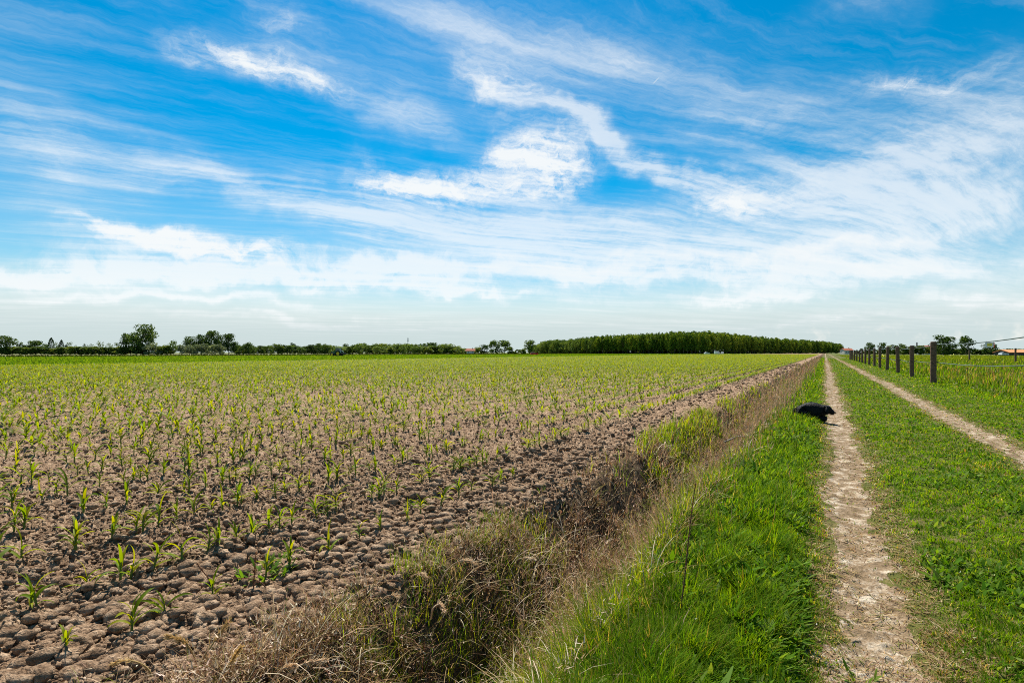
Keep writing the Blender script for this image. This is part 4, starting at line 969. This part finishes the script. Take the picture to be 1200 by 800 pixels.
def vadd(a, b, k):
    m_ = nt.nodes.new('ShaderNodeVectorMath'); m_.operation = 'MULTIPLY_ADD'; nt.links.new(b, m_.inputs[0]); m_.inputs[1].default_value = (k[0],k[1],0); nt.links.new(a, m_.inputs[2]); return m_.outputs[0]
def centred(c):
    m_ = nt.nodes.new('ShaderNodeVectorMath'); m_.operation = 'SUBTRACT'; nt.links.new(c, m_.inputs[0]); m_.inputs[1].default_value = (.5,.5,.5); return m_.outputs[0]
warp_big = centred(noise(ae.outputs[0], 5.5, 4, .55, col=True)); warp_fine = centred(noise(ae.outputs[0], 26, 5, .6, col=True))
aw = vadd(vadd(ae.outputs[0], warp_big, (.16,.085)), warp_fine, (.045,.022))
def stroke(x_, y_, Lp, Wp, ang, vec=aw):
    a_ = math.atan((x_-600)/F_PX); e_ = (HOR-y_)/F_PX*math.cos(a_); k = math.cos(a_)
    mp = nt.nodes.new('ShaderNodeMapping'); mp.vector_type = 'TEXTURE'; mp.inputs['Location'].default_value = (a_, e_, 0); mp.inputs['Rotation'].default_value = (0,0,-math.radians(ang)); mp.inputs['Scale'].default_value = (Lp/F_PX*k, Wp/F_PX*k, 1)
    nt.links.new(vec, mp.inputs['Vector']); gr = nt.nodes.new('ShaderNodeTexGradient'); gr.gradient_type = 'QUADRATIC_SPHERE'; nt.links.new(mp.outputs[0], gr.inputs['Vector']); return gr.outputs['Fac']
def total(lst, vec=aw, gain=1.0):
    acc = None
    for (x_, y_, Lp, Wp, ang, st) in lst:
        s_ = stroke(x_, y_, Lp*1.18, Wp*1.3, ang, vec); acc = math_('MULTIPLY', s_, st) if acc is None else math_('MULTIPLY_ADD', s_, st, acc)
    return acc
puffs = [(230,72,60,26,14,.7),(295,75,105,30,16,1.3),(350,95,100,26,14,.9),(335,35,60,55,70,.7),(590,95,95,50,22,1.1),(635,190,100,62,-5,2.0),(600,182,60,30,-10,.8),(485,222,135,32,2,1.9),(575,222,130,34,4,.8),(885,240,130,50,4,1.5),
         (250,288,190,26,3,1.9),(160,270,95,13,14,1.1),(1060,90,130,26,8,1.0),(1120,98,70,28,0,.7),(430,182,50,30,30,.6),(985,275,22,45,30,.5),(1030,270,24,42,30,.6),(1075,275,22,36,30,.5)]
wisps = [(455,132,240,46,19,1.2),(690,150,190,22,30,2.6),(800,200,160,28,20,2.0),(900,230,130,30,12,.8),(1060,175,300,110,-3,1.7),(880,135,160,65,8,1.0),(1110,235,260,75,0,1.6),(60,200,200,105,38,1.0),(240,208,320,42,4,1.0),
         (560,45,320,120,20,.95),(730,70,240,80,26,.8),(1020,8,110,40,10,.8),(620,265,430,55,3,1.6),(1000,300,270,42,0,1.3),(450,270,210,38,5,.6),(160,160,150,30,12,.3),(1180,130,120,90,0,.6),(700,300,420,45,3,1.3),(330,235,260,30,6,.7)]
lows = [(90,322,300,20,0,1.5),(300,318,300,26,2,1.3),(480,318,160,24,4,1.2),(700,316,300,30,3,1.2),(1000,318,300,24,-1,1.1),(1180,345,200,18,2,.9),(560,345,260,14,1,.8),(200,352,330,14,0,.9),(880,348,240,12,-2,.8),(380,378,420,12,0,.7),(950,376,380,12,0,.6),(1000,290,240,16,-6,.8)]
st_vec = vadd(comb.outputs[0], centred(noise(comb.outputs[0], .32, 1, .5, col=True)), (1.0,1.0))
st_vec = vadd(st_vec, centred(noise(ae.outputs[0], 14, 4, .6, col=True)), (.10,.10))
streak = noise(st_vec, 1.0, 9, .70, .0, (.7,4.2), math.radians(30)); streak2 = noise(st_vec, 1.0, 7, .64, .0, (.45,1.6), math.radians(18), (5,3,0))
fluff = noise(aw, 26, 9, .66, .15)
fluff2 = noise(aw, 70, 6, .7, .0, (.45,1.5))
tex = math_('MULTIPLY_ADD', fluff, 1.3, math_('MULTIPLY_ADD', streak, 1.4, math_('MULTIPLY_ADD', fluff2, .9, -1.05)))
A = math_('MULTIPLY', math_('MULTIPLY', total(puffs), 1.15), tex)
B = math_('MULTIPLY', total(wisps), math_('MULTIPLY_ADD', streak, 1.5, math_('MULTIPLY_ADD', streak2, .6, math_('MULTIPLY_ADD', fluff2, .35, -.60))))
C = math_('MULTIPLY', math_('MULTIPLY', total(lows), 1.8), math_('MULTIPLY_ADD', streak2, .9, math_('MULTIPLY_ADD', fluff, 1.0, -.36)))
veil = math_('MULTIPLY', sstep(math_('MULTIPLY_ADD', streak, .6, math_('MULTIPLY', streak2, .4)), .43, .82), .36)
def over(a_, b_): return math_('SUBTRACT', 1.0, math_('MULTIPLY', math_('SUBTRACT', 1.0, a_), math_('SUBTRACT', 1.0, b_)))
alpha_c = over(over(math_('MULTIPLY', sstep(A, .02, 1.55), .96), math_('MULTIPLY', sstep(B, .0, 1.25), .66)), over(veil, math_('MULTIPLY', sstep(C, .0, 1.0), .80)))
haze_low = math_('MULTIPLY_ADD', sstep(el, .32, .13), .34, math_('MULTIPLY', sstep(el, .16, .035), .64))      # air grows milky towards the skyline
inv = math_('MULTIPLY', math_('SUBTRACT', 1.0, math_('MINIMUM', alpha_c, .98)), math_('SUBTRACT', 1.0, haze_low))
alpha = math_('SUBTRACT', 1.0, inv)
contrail = math_('MULTIPLY', sstep(stroke(769,94.5,12,1.1,-43,ae.outputs[0]), .0, .5), .7)
alpha = math_('MAXIMUM', alpha, contrail)
bright = math_('MULTIPLY', math_('MINIMUM', math_('ADD', alpha_c, .35), 1.0), sstep(math_('MULTIPLY_ADD', streak2, .06, el), .050, .115))
# clear-air colour
hs = nt.nodes.new('ShaderNodeHueSaturation'); hs.inputs['Hue'].default_value = .483; hs.inputs['Saturation'].default_value = 2.2; hs.inputs['Value'].default_value = 1.22
nt.links.new(sky.outputs[0], hs.inputs['Color'])
cl = nt.nodes.new('ShaderNodeMix'); cl.data_type = 'RGBA'; nt.links.new(bright, cl.inputs[0]); cl.inputs[6].default_value = (*[v*SK for v in (6.1,7.2,7.3)],1); cl.inputs[7].default_value = (*[v*SK for v in (9.3,9.6,9.7)],1)
mixs = nt.nodes.new('ShaderNodeMix'); mixs.data_type = 'RGBA'; nt.links.new(alpha, mixs.inputs[0]); nt.links.new(hs.outputs[0], mixs.inputs[6]); nt.links.new(cl.outputs[2], mixs.inputs[7])
# heap clouds on the skyline
cu = math_('MULTIPLY', sstep(noise(ae.outputs[0], 20, 6, .6, .2, (1,1.6)), .36, .48), math_('MULTIPLY', math_('MULTIPLY', sstep(el, .014, .018), sstep(math_('MULTIPLY_ADD', noise(ae.outputs[0], 34, 3), .028, -.014), .0, .01)), sstep(el, .052, .026)))
cu = math_('MULTIPLY', cu, sstep(az, .30, .42))
mix2 = nt.nodes.new('ShaderNodeMix'); mix2.data_type = 'RGBA'; nt.links.new(math_('MULTIPLY', cu, .95), mix2.inputs[0]); nt.links.new(mixs.outputs[2], mix2.inputs[6]); mix2.inputs[7].default_value = (9.2*SK,9.2*SK,8.7*SK,1)
nt.links.new(mix2.outputs[2], bg.inputs['Color'])
w.cycles.sampling_method = 'MANUAL'; w.cycles.sample_map_resolution = 256

# ------------------------------------------------------------------ camera and output
cam = bpy.data.cameras.new('camera'); cam.lens = 36*F_PX/1200; cam.sensor_width = 36; cam.shift_y = (HOR-400)/1200; cam.clip_end = 9000; cam.clip_start = .05
co = link(bpy.data.objects.new('camera', cam)); co.location = (0,0,H_EYE); co.rotation_euler = (math.pi/2, 0, YAW); scene.camera = co
vs = scene.view_settings; vs.view_transform = 'Standard'; vs.look = 'None'; vs.gamma = 1; vs.use_curve_mapping = False; vs.exposure = .8
scene.cycles.pixel_filter_type = 'BLACKMAN_HARRIS'; scene.cycles.filter_width = 1.0; scene.cycles.max_bounces = 6; scene.cycles.diffuse_bounces = 3; scene.cycles.transparent_max_bounces = 4; scene.cycles.use_denoising = False
